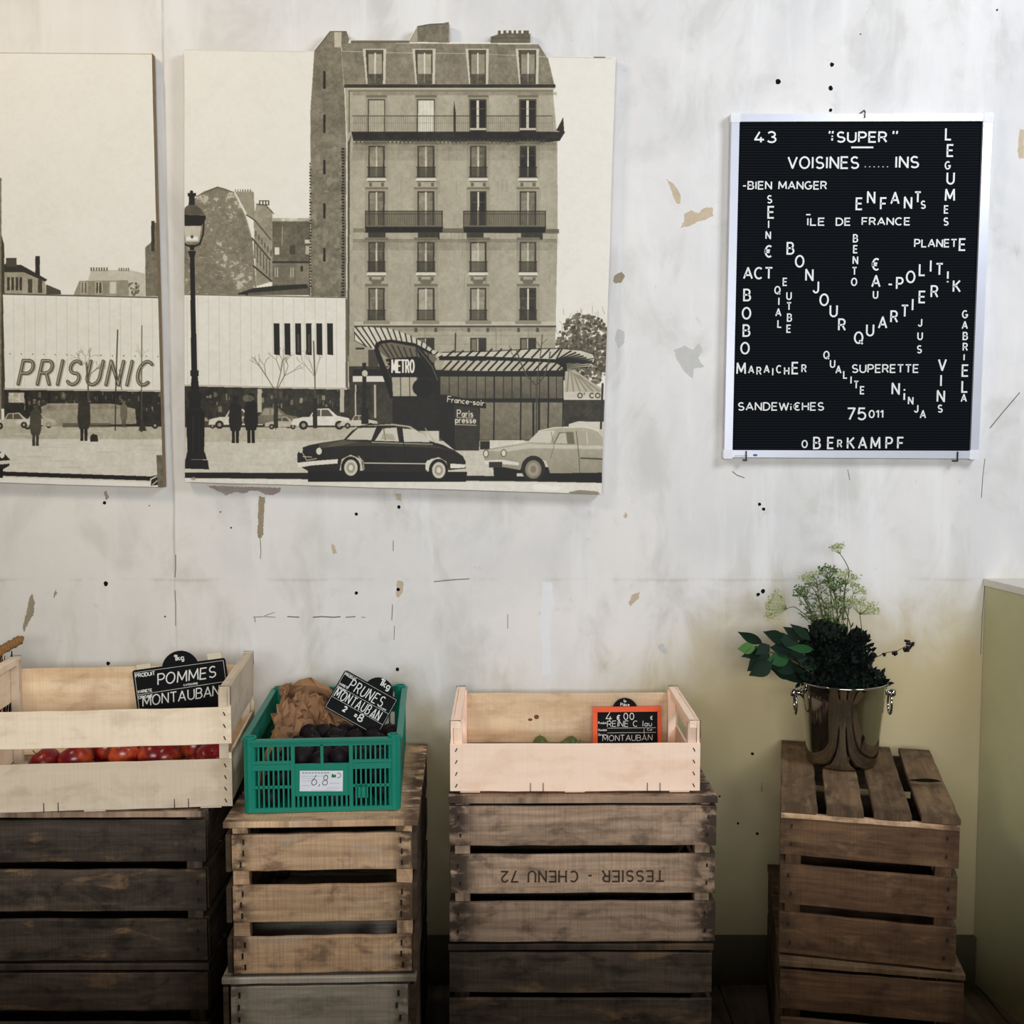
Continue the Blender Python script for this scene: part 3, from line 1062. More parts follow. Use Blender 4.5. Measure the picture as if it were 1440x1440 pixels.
# fifth floor with the long balcony
for (x0, x1), t in zip(XW, (.70, .84, .16, .16)):
    cv.rect(x0 - 4, 134, x1 + 4, 186, .62)
    cv.rect(x0 - 1, 139, x1 + .5, 186, .34)
    cv.rect(x0 + 1, 141, x1 - 1, 186, t, n=.06)
    if t > .5:
        for k in range(4):
            cv.line([(x0 + 3 + k * 5, 141), (x0 + 3 + k * 5, 184)], .5, t - .12)
    else:
        cv.rect(x0 + 9, 141, x0 + 12.5, 182, .84)
        cv.line([(x0 + 2, 153), (x1 - 2, 153)], .6, .5)
        cv.rect(x0, 180, x1, 183, .8)
    cv.rect(x0 - 3, 134, x1 + 3, 137, .44)
cv.poly([(638, 186), (638, 152), (638.6, 141), (641, 160), (641, 186)], .2)
for x in np.arange(498, 778, 2.9):
    cv.line([(x, 164), (x, 185)], .45, .25, .6)
cv.line([(496, 163), (776, 163)], .9, .2)
cv.line([(496, 173), (776, 173)], .4, .25, .5)
cv.poly([(494, 185), (795, 185), (787, 198), (770, 200), (497, 198)], .16, n=.1)
for k in range(48):
    cv.rect(500 + k * 5.6, 196, 503 + k * 5.6, 202, .3, al=.8)
cv.poly([(782, 184), (792, 165), (793.5, 186)], .18)
cv.poly([(494, 190), (489, 200), (488, 560), (491, 560), (492, 205)], .34)


def win(x0, x1, y0, y1, curtain, rail=True, sill=True, bal=False):
    cv.rect(x0 - 5, y0 - 5, x1 + 5, y1 + 2, .60, al=.8)
    cv.rect(x0 - 4.5, y0 - 6, x1 + 4.5, y0 - 2.5, .46)
    cv.rect(x0, y0, x1, y1, .24)
    w = x1 - x0
    cv.rect(x0 + 2, y0 + 2, x0 + w * .45, y1, curtain, n=.16)
    cv.rect(x0 + w * .55, y0 + 2, x1 - 2.5, y1, curtain - .06, n=.16)
    cv.rect(x0 + w * .45, y0 + 1, x0 + w * .55, y1, .80)
    cv.line([(x0 + 2, y0 + (y1 - y0) * .32), (x1 - 2, y0 + (y1 - y0) * .32)], .5, .7, .7)
    if rail:
        yr = y1 - 14
        cv.rect(x0 - 1, yr, x1 + 1, y1, .22, al=.55)
        for x in np.arange(x0, x1 + 1, 2.4):
            cv.line([(x, yr), (x, y1)], .4, .15, .8)
        cv.line([(x0 - 1.5, yr), (x1 + 1.5, yr)], .8, .16)
        cv.line([(x0 - 1.5, y1), (x1 + 1.5, y1)], .9, .16)
    if sill:
        cv.rect(x0 - 2, y1 + 1.5, x1 + 2, y1 + 5.5, .84)
        cv.rect(x0 - 1, y1 + 5.5, x1 + 1, y1 + 7, .34)
        cv.rect(x0 + 1, y1 + 8, x0 + 5, y1 + 13, .4)
        cv.rect(x1 - 5, y1 + 8, x1 - 1, y1 + 13, .4)


for (x0, x1), t in zip(XW, (.64, .58, .52, .22)):
    win(x0, x1, 205, 249, t - .06)
for (x0, x1), t in zip(XW, (.5, .52, .2, .52)):
    win(x0, x1, 269, 317, t, False, False)
for x0, x1 in ((514, 622), (652, 767)):
    cv.rect(x0, 298, x1, 320, .3, al=.5)
    for x in np.arange(x0, x1 + 1, 2.6):
        cv.line([(x, 297), (x, 320)], .4, .14, .85)
    cv.line([(x0, 297), (x1, 297)], 1.0, .12)
    cv.line([(x0, 301), (x1, 301)], .5, .15)
    cv.line([(x0, 297), (x0, 321)], 1.0, .12)
    cv.line([(x1, 297), (x1, 321)], 1.0, .12)
    cv.rect(x0 - 1, 319, x1 + 1, 327, .12, n=.08)
    cv.rect(x0 + 4, 327, x0 + 28, 336, .24)
    cv.rect(x1 - 34, 327, x1 - 4, 337, .22)
cv.rect(497, 321, 514, 325, .5)
cv.rect(622, 321, 652, 327, .42)
cv.rect(767, 322, 786, 327, .40)
cv.line([(497, 326), (786, 328)], .6, .25)
for (x0, x1), t in zip(XW, (.42, .5, .7, .58)):
    win(x0, x1, 340, 382, t)
for (x0, x1), t in zip(XW, (.46, .66, .62, .26)):
    cv.poly([(x0 + 2, 393), (x1 - 2, 393), (x1 - 6, 400), (x0 + 6, 400)], .44)
    win(x0, x1, 405, 450, t, True, False)
cv.rect(498, 452, 782, 458, .74, n=.05)
cv.rect(498, 458, 782, 460.5, .3)
for (x0, x1) in XW:
    cv.rect(x0 - 7, 451, x1 + 7, 456, .55)
    cv.rect(x0 - 4, 461, x0, 467, .34)
    cv.rect(x1, 461, x1 + 4, 467, .34)
for y in (472, 484, 496, 508):
    cv.line([(495, y), (780, y)], .5, .48, .8)
for x0, x1 in XW[1:]:
    cv.rect(x0, 475, x1, 520, .22)
    cv.rect(x0 + 10, 476, x0 + 12, 520, .7)
    cv.rect(x0 + 2, 477, x0 + 9, 494, .46)
for y0, y1, al in ((200, 204, .5), (204, 212, .28), (212, 226, .14), (336, 341, .4), (341, 352, .18), (129, 134, .3), (461, 466, .25)):
    cv.rect(496, y0, 783, y1, .34, al=al, n=.2)
for i in range(60):
    x, y = cv.rs.uniform(496, 780), cv.rs.choice([200, 254, 328, 386, 458])
    cv.line([(x, y), (x + cv.rs.uniform(-.5, .5), y + cv.rs.uniform(8, 34))], cv.rs.uniform(.5, 1.6), .42, .28)
# shops at the foot of the block
cv.rect(488, 515, 600, 602, .24, n=.1)
cv.rect(492, 468, 545, 515, .62, n=.06)
cv.rect(518, 492, 532, 515, .28)
cv.rect(496, 519, 542, 528, .14)
cv.rect(496, 529, 545, 537, .86)
cv.rect(498, 541, 522, 600, .2, n=.2)
cv.rect(499, 541, 501, 600, .75)
cv.rect(526, 541, 529, 588, .7)
# white clad building
cv.poly([(256, 413), (487, 417.5), (488, 421), (491, 545), (256, 540)], .885, n=.02)
cv.line([(256, 414), (487, 418.5)], 1.6, .42)
cv.line([(256, 416), (487, 420.5)], 1.0, .93)
for k in range(16):
    x = 263 + k * 15
    cv.line([(x, 417), (x + .6, 541)], .55, .70, .8)
cv.rect(486, 420, 489.5, 545, .4)
for k in range(6):
    x = 385 + k * 15
    cv.poly([(x, 454.5), (x + 8, 455), (x + 8.5, 499.5), (x + .5, 498.5)], .1)
    if k in (2, 3):
        cv.rect(x + 3, 470, x + 6, 496, .3)
cv.line([(256, 541.5), (492, 546.5)], 1.2, .62)
cv.poly([(256, 543), (492, 548), (492, 603), (256, 603)], .2, n=.16)
for i in range(46):
    x, y = cv.rs.uniform(290, 480), cv.rs.uniform(548, 574)
    cv.rect(x, y, x + cv.rs.uniform(1, 5), y + cv.rs.uniform(2, 9), cv.rs.uniform(.3, .72), al=.7)
for x in (362, 478):
    cv.rect(x, 547, x + 6, 580, .72)
# street
cv.poly([(250, 601), (880, 601), (880, 705), (250, 705)], .80, n=.07)
cv.poly([(250, 601), (600, 602), (600, 618), (250, 622)], .72, n=.1)
for i in range(70):
    x, y = cv.rs.uniform(262, 700), cv.rs.uniform(606, 660)
    cv.ell(x, y, cv.rs.uniform(8, 30), cv.rs.uniform(.5, 1.6), cv.rs.uniform(.68, .86), al=.4)
cv.poly([(250, 664.5), (420, 665), (850, 672), (850, 678), (250, 672)], .13, n=.05)
cv.poly([(250, 672.5), (880, 680), (880, 705), (250, 705)], .885, n=.04)
# parked cars behind
cv.car(262, 602, 46, .3)
cv.car(293, 602, 78, .82)
cv.car(340, 601, 82, .45)
cv.car(372, 603, 50, .72)
cv.car(410, 603, 84, .86)
cv.car(478, 602, 54, .78)
cv.rect(425, 565, 440, 580, .2)
# small trees, men
cv.tree(388, 603, 52, .3, 1.6, 4)
cv.rect(385, 560, 391, 602, .2)
cv.line([(441, 480), (443, 540), (443, 602)], 1.4, .2)
cv.tree(443, 560, 30, .4, 1.0, 3)
cv.rect(440, 560, 446, 602, .16)
cv.man(331, 623, 66, .14)
cv.man(353, 623, 70, .11)
cv.ell(349, 560, 8, 5, .5, al=.6)
# metro entrance: glass box
cv.rect(552, 520, 622, 606, .14, n=.05)
cv.poly([c9(205, 400), c9(350, 400), c9(345, 508), c9(210, 508)], .68, n=.06)
for x in (252, 303, 346, 400):
    cv.line([c9(x, 395), c9(x + 3, 520)], .9, .1)
cv.ell(*c9(380, 460), 15, 13, .1)
cv.rect(*c9(470, 385), *c9(1170, 760), .36, n=.06)
cv.rect(*c9(475, 400), *c9(1165, 520), .46, n=.07, tone2=.36)
cv.rect(*c9(700, 545), *c9(1165, 750), .50, n=.1, tone2=.44)
cv.rect(*c9(470, 520), *c9(1170, 542), .15)
cv.rect(*c9(470, 368), *c9(1175, 398), .13)
for x in (475, 527, 578, 628, 680, 730, 780, 832, 880, 930, 985, 1035, 1085, 1130, 1168):
    cv.line([c9(x, 390), c9(x, 525)], .9 if x not in (780, 930, 1085) else 1.8, .12)
for x in (780, 930, 1085, 1168):
    cv.line([c9(x, 525), c9(x - 3, 770)], 1.9, .13)
for x in (1000, 1032):
    cv.line([c9(x, 540), c9(x, 740)], 2.6, .12)
# fan of the glazed canopy, left
fan = [c9(-6, 122), c9(60, 118), c9(190, 128), c9(290, 160), c9(380, 205), c9(440, 250), c9(495, 275), c9(490, 300), c9(420, 262), c9(330, 215), c9(200, 195), c9(130, 200), c9(110, 245), c9(60, 225), c9(-6, 195)]
cv.poly(fan, .80, n=.05)
def along(pts, t):
    L = [math.dist(p, q) for p, q in zip(pts, pts[1:])]
    d = t * sum(L)
    for (p, q), l in zip(zip(pts, pts[1:]), L):
        if d <= l:
            return (p[0] + (q[0] - p[0]) * d / l, p[1] + (q[1] - p[1]) * d / l)
        d -= l
    return pts[-1]


upper = [(-6, 150), (-6, 122), (60, 118), (190, 128), (290, 160), (380, 205), (440, 250), (495, 275)]
lower = [(60, 230), (112, 240), (118, 210), (150, 198), (200, 193), (330, 213), (420, 262), (470, 290)]
for i in range(17):
    t = i / 16.0
    cv.line([c9(*along(upper, t)), c9(*along(lower, t))], 1.7, .12)
cv.line([c9(-6, 150), c9(-6, 195), c9(60, 230)], 1.0, .3)
cv.poly([c9(112, 240), c9(125, 205), c9(200, 195), c9(330, 215), c9(430, 265), c9(460, 300), c9(440, 320), c9(330, 300), c9(200, 310)], .42)
for i in range(9):
    cv.line([c9(135 + i * 34, 206 + i * 7), c9(190 + i * 28, 290 + i * 6)], 1.5, .14)
cv.poly([c9(105, 250), c9(112, 212), c9(140, 196), c9(200, 190), c9(330, 210), c9(430, 262), c9(430, 275), c9(330, 228), c9(200, 206), c9(140, 214), c9(128, 240), c9(200, 420), c9(212, 520), c9(195, 520)], .1)
cv.poly([c9(170, 300), c9(340, 285), c9(420, 310), c9(465, 400), c9(440, 400), c9(205, 402), c9(190, 380)], .08)
cv.poly([c9(330, 215), c9(355, 222), c9(440, 330), c9(475, 420), c9(478, 530), c9(450, 530), c9(440, 420), c9(380, 330)], .12)
cv.line([c9(350, 240), c9(430, 340), c9(462, 420)], .9, .5)
cv.text('METRO', *c9(205, 374), c9(328, 0)[0], 17, 2.4, .93, 0, .34)
cv.text('S', *c9(176, 352), c9(188, 0)[0], 9, 1.2, .7)
# canopy, long right wing
top = lambda u: 272 - 34 * u * (1 if u < .8 else 1) + (max(0, u - .82) * 190)
cv.poly([c9(485, 262), c9(700, 256), c9(1000, 242), c9(1150, 242), c9(1260, 250), c9(1330, 270), c9(1346, 292), c9(1340, 318), c9(1310, 345), c9(1180, 360), c9(1180, 318), c9(1000, 298), c9(490, 288)], .78, n=.06)
cv.poly([c9(485, 352), c9(500, 308), c9(900, 312), c9(1150, 322), c9(1175, 345), c9(1120, 368), c9(700, 366)], .74, n=.06)
for i in range(12):
    x = 505 + i * 54
    cv.line([c9(x, 292), c9(x + 46, 244 + 10 * (i < 3))], 2.2, .12)
for i in range(16):
    x = 490 + i * 43
    cv.line([c9(x, 362), c9(x + 48, 312)], 2.3, .12)
for i in range(9):
    a = i / 8.0
    cv.line([c9(1130 + 40 * a, 300 + 18 * a), c9(1160 + 180 * a ** .6, 244 + 78 * a)], 2.0, .12)
for i in range(5):
    cv.line([c9(1178, 326 + i * 7), c9(1340 - i * 8, 296 + i * 12)], 1.2, .14)
cv.poly([c9(470, 284), c9(700, 284), c9(1000, 296), c9(1140, 302), c9(1186, 330), c9(1192, 420), c9(1170, 420), c9(1165, 345), c9(1130, 322), c9(1000, 312), c9(700, 306), c9(470, 306)], .1)
cv.line([c9(480, 366), c9(800, 372), c9(1165, 366)], 1.3, .1)
cv.line([c9(563, 155), c9(560, 262)], 1.6, .14)
cv.line([c9(488, 262), c9(760, 256), c9(1000, 242), c9(1150, 240), c9(1270, 250), c9(1335, 272), c9(1348, 295), c9(1338, 325)], 1.0, .12)
# plane tree in front
for pts, w in (([c9(1018, 740), c9(1018, 450)], 2.2), ([c9(1018, 450), c9(960, 390), c9(925, 310), c9(905, 250)], 1.7), ([c9(1020, 445), c9(1060, 400), c9(1085, 320), c9(1095, 260)], 1.6),
               ([c9(1020, 440), c9(1030, 340), c9(1045, 240), c9(1050, 165)], 1.3), ([c9(925, 310), c9(880, 270), c9(865, 225)], .8), ([c9(1045, 240), c9(1015, 200)], .7), ([c9(1048, 215), c9(1080, 185)], .7)):
    cv.line(pts, w, .3)
# kiosk with newspapers
cv.poly([c9(470, 505), c9(515, 500), c9(700, 560), c9(695, 815), c9(560, 815), c9(470, 740)], .13, n=.04)
cv.poly([c9(555, 560), c9(695, 575), c9(692, 812), c9(560, 815)], .22, n=.05)
cv.poly([c9(430, 500), c9(515, 500), c9(735, 550), c9(735, 578), c9(700, 574), c9(515, 545)], .14)
cv.text('France-soir', *c9(518, 540), c9(722, 0)[0], 8, 1.1, .92, .1, .2, 5.5)
cv.text('Paris', *c9(572, 622), c9(660, 0)[0], 9, 1.3, .88, 0, .24, .5)
cv.text('presse', *c9(562, 658), c9(676, 0)[0], 9, 1.3, .88, 0, .22, .5)
cv.line([c9(570, 628), c9(662, 632)], .9, .85)
cv.line([c9(562, 668), c9(678, 672)], .9, .85)
for k in range(6):
    cv.line([c9(565 + k * 18, 700 + 8 * (k % 3)), c9(600 + k * 15, 770)], .7, .32, .6)
cv.rect(*c9(700, 762), *c9(755, 808), .16)
cv.rect(*c9(755, 755), *c9(950, 800), .84, n=.06)
# striped awning right
cv.poly([c9(1178, 370), c9(1230, 360), c9(1385, 465), c9(1392, 525), c9(1172, 525)], .70, n=.05)
for k in range(6):
    cv.line([c9(1200 + k * 12, 366 + k * 6), c9(1190 + k * 36, 480)], 2.0, .5, .8)
cv.rect(*c9(1172, 485), *c9(1392, 525), .78, n=.04)
cv.text("O' CO", *c9(1250, 518), c9(1375, 0)[0], 6.5, 1.5, .3)
cv.rect(*c9(1172, 528), *c9(1410, 680), .22, n=.14)
cv.poly([c9(1200, 665), c9(1250, 650), c9(1410, 652), c9(1410, 700), c9(1200, 700)], .82)
cv.line([c9(1390, 440), c9(1380, 690)], 2.8, .2)
# lamp post at left of the block
cv.rect(*c9(38, 320), *c9(60, 660), .14)
cv.ell(*c9(52, 380), 4.2, 4.6, .78)
cv.rect(*c9(0, 235), *c9(48, 246), .2)
cv.rect(*c9(32, 575), *c9(72, 665), .13)
# dark saloon
cv.poly([c4(95, 925), c4(740, 932), c4(735, 972), c4(95, 972)], .07)
car = [c4(54, 905), c4(52, 860), c4(66, 836), c4(100, 824), c4(150, 814), c4(240, 801), c4(275, 765), c4(310, 744), c4(360, 737), c4(440, 735), c4(500, 742), c4(545, 768),
       c4(585, 806), c4(640, 822), c4(690, 846), c4(722, 868), c4(734, 890), c4(733, 918), c4(665, 925), c4(655, 890), c4(625, 872), c4(590, 880), c4(575, 932), c4(320, 932),
       c4(310, 880), c4(268, 862), c4(232, 880), c4(222, 930), c4(100, 930)]
cv.poly(car, .14, n=.05)
cv.poly([c4(240, 801), c4(360, 812), c4(600, 822), c4(690, 848), c4(640, 838), c4(580, 832), c4(350, 826), c4(170, 830)], .30, al=.7)
cv.poly([c4(140, 818), c4(240, 804), c4(300, 812), c4(200, 830), c4(140, 838)], .42, al=.6)
cv.poly([c4(300, 746), c4(440, 737), c4(510, 746), c4(560, 780), c4(500, 752), c4(440, 744)], .72, al=.9)
cv.poly([c4(250, 801), c4(298, 754), c4(372, 752), c4(352, 803)], .78)
cv.poly([c4(366, 806), c4(398, 756), c4(454, 752), c4(464, 809)], .80)
cv.poly([c4(478, 756), c4(530, 760), c4(570, 786), c4(590, 812), c4(484, 810)], .80)
cv.line([c4(402, 756), c4(408, 804)], .9, .2)
cv.poly([c4(390, 800), c4(400, 775), c4(440, 780), c4(450, 804)], .62, al=.7)
cv.line([c4(352, 812), c4(470, 816), c4(600, 820)], 1.0, .78)
cv.line([c4(474, 754), c4(486, 840), c4(490, 925)], .8, .05)
cv.line([c4(352, 806), c4(346, 860), c4(350, 925)], .6, .05)
cv.line([c4(325, 896), c4(572, 899)], 1.5, .85)
cv.line([c4(570, 755), c4(612, 815)], 1.2, .7)
cv.poly([c4(50, 895), c4(110, 888), c4(216, 880), c4(216, 898), c4(110, 906), c4(60, 915)], .88)
cv.line([c4(70, 850), c4(90, 885), c4(130, 878)], 1.4, .7)
cv.line([c4(75, 870), c4(110, 872)], 1.2, .8)
cv.ell(*c4(140, 848), 4, 5, .85)
cv.ell(*c4(66, 842), 3, 5, .8)
cv.poly([c4(672, 898), c4(735, 902), c4(730, 916), c4(672, 918)], .88)
cv.poly([c4(570, 898), c4(580, 884), c4(600, 886), c4(585, 925), c4(572, 925)], .85)
cv.line([c4(300, 868), c4(318, 890), c4(322, 922)], 1.6, .7)
for x, y in ((268, 914), (624, 924)):
    cv.ell(*c4(x, y), 13.5, 15.5, .1)
    cv.ell(*c4(x + 1, y + 1), 9.5, 11.5, .80)
    cv.ell(*c4(x + 1, y + 1), 6, 7.5, .62)
    cv.ell(*c4(x + 1, y + 1), 3, 4, .86)
# pale saloon
cv.poly([c4(845, 905), c4(1286, 920), c4(1286, 976), c4(850, 968)], .08)
cv.poly([c4(940, 938), c4(990, 938), c4(990, 950), c4(940, 950)], .8)
car = [c4(808, 880), c4(808, 850), c4(830, 838), c4(900, 826), c4(982, 814), c4(1030, 766), c4(1080, 752), c4(1200, 749), c4(1262, 762), c4(1290, 795), c4(1290, 935), c4(1075, 938),
       c4(1062, 890), c4(1010, 868), c4(970, 885), c4(955, 925), c4(900, 915), c4(830, 905)]
cv.poly(car, .70, n=.05, tone2=.58)
cv.poly([c4(820, 846), c4(985, 818), c4(1080, 822), c4(1290, 826), c4(1290, 840), c4(1000, 836), c4(900, 850)], .82, al=.7)
cv.poly([c4(985, 812), c4(1028, 768), c4(1095, 764), c4(1076, 815)], .80)
cv.poly([c4(1090, 818), c4(1112, 772), c4(1170, 770), c4(1176, 820)], .44)
cv.poly([c4(1096, 816), c4(1116, 776), c4(1140, 774), c4(1146, 818)], .74)
cv.poly([c4(1192, 771), c4(1250, 774), c4(1276, 818), c4(1196, 822)], .66)
cv.line([c4(1182, 768), c4(1192, 860), c4(1196, 935)], .9, .3)
cv.line([c4(1224, 772), c4(1228, 820)], 1.0, .85)
cv.line([c4(1080, 770), c4(1092, 830), c4(1076, 880)], .7, .4)
cv.line([c4(1200, 876), c4(1288, 880)], 1.6, .2)
cv.line([c4(1030, 766), c4(1100, 752), c4(1220, 750), c4(1270, 766)], 1.2, .88)
cv.poly([c4(810, 886), c4(880, 882), c4(950, 894), c4(950, 906), c4(880, 900), c4(812, 902)], .86)
cv.rect(*c4(828, 892), *c4(882, 915), .2)
for x, y in ((816, 858), (888, 856)):
    cv.ell(*c4(x, y), 4, 5.5, .3)
    cv.ell(*c4(x, y), 3, 4.4, .84)
cv.ell(*c4(1008, 918), 17, 18, .16)
cv.ell(*c4(1008, 922), 11.5, 13, .52)
cv.ell(*c4(1008, 922), 8, 9.5, .62)
cv.ell(*c4(1008, 922), 4, 5, .5)
# tall street lamp
L1 = .1
cv.ell(269.3, 270, 2.2, 2.2, L1)
cv.rect(264, 271.5, 275.5, 276, L1)
cv.rect(265.5, 276, 273.8, 289, .13)
cv.poly([(258, 302), (260, 292), (265, 288), (275, 288), (282, 293), (288, 302)], .34, n=.06)
cv.poly([(258, 302), (289, 303), (289.5, 307), (283, 317.5), (260, 317.5), (258, 312)], .09)
cv.poly([(258.5, 318), (283, 318), (280, 340), (261, 340)], .74, n=.05)
cv.rect(262, 333, 278, 338, .9)
cv.ell(270, 333, 2, 2.4, .3)
cv.line([(287, 307), (285.5, 330), (281, 343), (270, 348), (259, 343)], 2.2, .11)
cv.poly([(266, 344), (274, 344), (272.5, 352), (267.5, 352)], L1)
cv.poly([(264.5, 353), (275.5, 353), (273.5, 362), (267, 362)], L1)
cv.poly([(267.2, 362), (273.3, 362), (277.2, 522), (269, 522)], L1)
cv.rect(267.8, 521, 279.5, 529, .11)
cv.poly([(269.5, 529), (278, 529), (280, 548), (268, 548)], L1)
cv.poly([(263, 552), (272, 547), (285, 553), (284, 562), (265, 562)], .12)
cv.rect(266, 562, 282, 574, L1)
cv.rect(262.5, 574, 285, 578, .13)
cv.poly([(262, 578), (288, 578), (287, 640), (263.5, 640)], L1)
cv.poly([(263, 636), (288, 636), (291, 646), (261, 646)], .12)
cv.poly([(260.5, 646), (292, 647), (294, 660), (259.5, 659)], L1)
cv.line([(271.5, 585), (271.5, 635)], .8, .26)
cv.line([(280, 585), (280, 635)], .6, .2)
# worn edges of the paper
cv.poly([(748, 683), (760, 680), (772, 683), (790, 684), (786, 690), (752, 689)], .97)
cv.poly([(800, 692), (815, 689), (840, 691), (845, 696), (802, 697)], .55)
cv.ell(272, 673, 3.6, 2.4, .55, al=.7)
cv.line([(256, 70), (300, 71), (430, 73)], .8, .78)
cv.line([(770, 80), (860, 82)], .6, .7)
cv.rect(835, 78.5, 851, 81.5, .45)
mat_main = cv.material('street_print_with_tall_block')


def print_panel(name, label, corners, canvas, mat, extra=None, cat='photo print'):
    w = [at(px, py, PY) for px, py in corners]
    c = Vector((sum(p.x for p in w) / len(w), WY, min(p.z for p in w)))
    root = thing(name, label, cat, c)
    mb = MB()
    mb.prism([(p.x - c.x, p.z - c.z) for p in w], PY - c.y, -.008, 0, 1)
    o = mb.build('print_board', [mat, M['board_edge']], root)
    canvas.uv(o)
    if extra:
        w2 = [at(px, py, PY + .002) for px, py in extra]
        mb = MB()
        mb.prism([(p.x - c.x, p.z - c.z) for p in w2], PY + .002 - c.y, -.008, 0, 1)
        o2 = mb.build('roof_cutout', [mat, M['board_edge']], root)
        o2['label'] = 'cut-out roofline standing above the top edge'
        canvas.uv(o2)
    # two wooden battens behind carry the board on the wall
    xs = [p.x - c.x for p in w]
    zs = [p.z - c.z for p in w]
    for f in (.2, .8):
        bt = MB()
        zz = min(zs) + (max(zs) - min(zs)) * f
        bt.box(((min(xs) + max(xs)) / 2, -.004, zz), ((max(xs) - min(xs)) * .8, .0078, .05))
        bt.build('batten', M['board_edge'], root)
    return root


def wobble(pts, k=7, amp=.8):
    out = []
    for i in range(len(pts)):
        a, b = pts[i], pts[(i + 1) % len(pts)]
        for j in range(k):
            f = j / k
            out.append((a[0] + (b[0] - a[0]) * f + (R.uniform(-amp, amp) if j else 0), a[1] + (b[1] - a[1]) * f + (R.uniform(-amp, amp) if j else 0)))
    return out


print_panel('photo_print', 'large old sepia street photo with tall apartment block, metro entrance and cars', wobble([(259, 69), (866, 80), (846, 695), (260, 677.5)], 9, .5), cv, mat_main,
            [(441, 73), (442, 70), (452, 57), (464, 43.5), (487, 43.5), (491, 56), (574, 57), (587, 36.5), (604, 33.5), (622, 32.5), (631, 30.5), (632, 59), (690, 59.5), (690, 51.5),
             (700, 48.5), (700, 43), (722, 42), (744, 43), (746, 48), (746, 61), (757, 62), (764, 71), (770.5, 81), (600, 80)])

# left print
xl = -420
a0, a1 = at(xl, 700, PY), at(236, 60, PY)
c1 = Canvas(a0.x - .02, a1.x + .02, a0.z - .01, a1.z, PY, 5)
c1.poly([(xl - 20, 40), (260, 40), (260, 640), (xl - 20, 640)], .915, tone2=.89, n=.02)


def c3(x, y):
    return (x / 3, 340 + y / 3)


# roofs behind
c1.poly([c3(10, 110), c3(80, 100), c3(190, 155), c3(195, 225), c3(10, 225)], .62, n=.1)
c1.poly([c3(5, 120), c3(20, 95), c3(90, 98), c3(200, 160), c3(190, 168), c3(100, 128), c3(20, 128)], .2)
c1.rect(*c3(25, 68), *c3(70, 105), .3)
c1.rect(*c3(149, 60), *c3(168, 140), .18)
for x in (30, 48, 66, 82):
    c1.rect(*c3(x, 150), *c3(x + 11, 205), .25)
for x in (118, 160):
    c1.rect(*c3(x, 158), *c3(x + 18, 215), .28)
c1.poly([c3(195, 180), c3(255, 205), c3(258, 222), c3(195, 222)], .3)
c1.poly([c3(310, 225), c3(335, 165), c3(540, 160), c3(548, 228)], .56, n=.08)
c1.poly([c3(370, 165), c3(385, 120), c3(545, 118), c3(612, 135), c3(615, 230), c3(545, 230), c3(540, 162)], .76, n=.06)
for k in range(7):
    c1.rect(*c3(382 + k * 11, 108), *c3(388 + k * 11, 124), .4)
for k in range(5):
    c1.rect(*c3(500 + k * 10, 110), *c3(505 + k * 10, 124), .42)
for x, t in ((340, .45), (402, .3), (462, .8)):
    c1.rect(*c3(x, 168), *c3(x + 30, 220), .72)
    c1.rect(*c3(x + 4, 172), *c3(x + 26, 218), t)
    c1.rect(*c3(x + 12, 172), *c3(x + 16, 218), .8)
for i in range(30):
    c1.ell(c1.rs.uniform(180, 196), c1.rs.uniform(398, 416), 1.5, 1.5, .3, al=.6)
c1.poly([c3(612, 25), c3(640, 0), c3(650, -80), c3(668, -80), c3(668, 230), c3(615, 230)], .46, n=.18)
c1.rect(*c3(638, -88), *c3(652, 40), .22)
# dark party wall at the far left
c1.rect(-130, 250, 2, 600, .48, n=.14)
c1.poly([(2, 330), (6, 345), (7, 575), (2, 575)], .26)
for k in range(4):
    for j in range(3):
        c1.rect(-120 + j * 38, 270 + k * 62, -100 + j * 38, 306 + k * 62, .25)
c1.rect(xl - 10, 300, -130, 600, .6, n=.08)
for k in range(4):
    for j in range(5):
        c1.rect(-400 + j * 54, 320 + k * 62, -376 + j * 54, 358 + k * 62, .3)
# white shop
c1.poly([(4, 413), (226, 418), (228, 549), (7, 546)], .885, n=.02)
c1.line([(4, 413.5), (226, 418.5)], 1.8, .34)
c1.line([(4, 416), (226, 421)], 1.0, .95)
for k in range(15):
    c1.line([(19 + k * 15, 417), (20 + k * 15, 546)], .55, .72, .8)
for k in range(14):
    c1.ell(14 + k * 16, 497.5 + k * .3, .9, .9, .4)
for dx, dy, t, w in ((1.8, 1.0, .62, 4.6), (0, 0, .26, 4.4), (-.2, -.2, .66, 1.7)):
    c1.text('PRISUNIC', 29 + dx, 540 + dy, 213 + dx, 33, w, t, .22, .42, 1.5)
c1.line([(6, 546.5), (228, 549.5)], 1.6, .66)
c1.poly([(6, 548), (230, 551), (230, 606), (6, 606)], .18, n=.12)
for i in range(60):
    x, y = c1.rs.uniform(12, 226), c1.rs.uniform(551, 574)
    c1.rect(x, y, x + c1.rs.uniform(1, 4), y + c1.rs.uniform(2, 8), c1.rs.uniform(.28, .62), al=.7)
c1.rect(12, 552, 34, 566, .7, n=.3)
for x in (36, 68, 120, 160, 196):
    c1.rect(x, 550, x + 2, 580, .1)
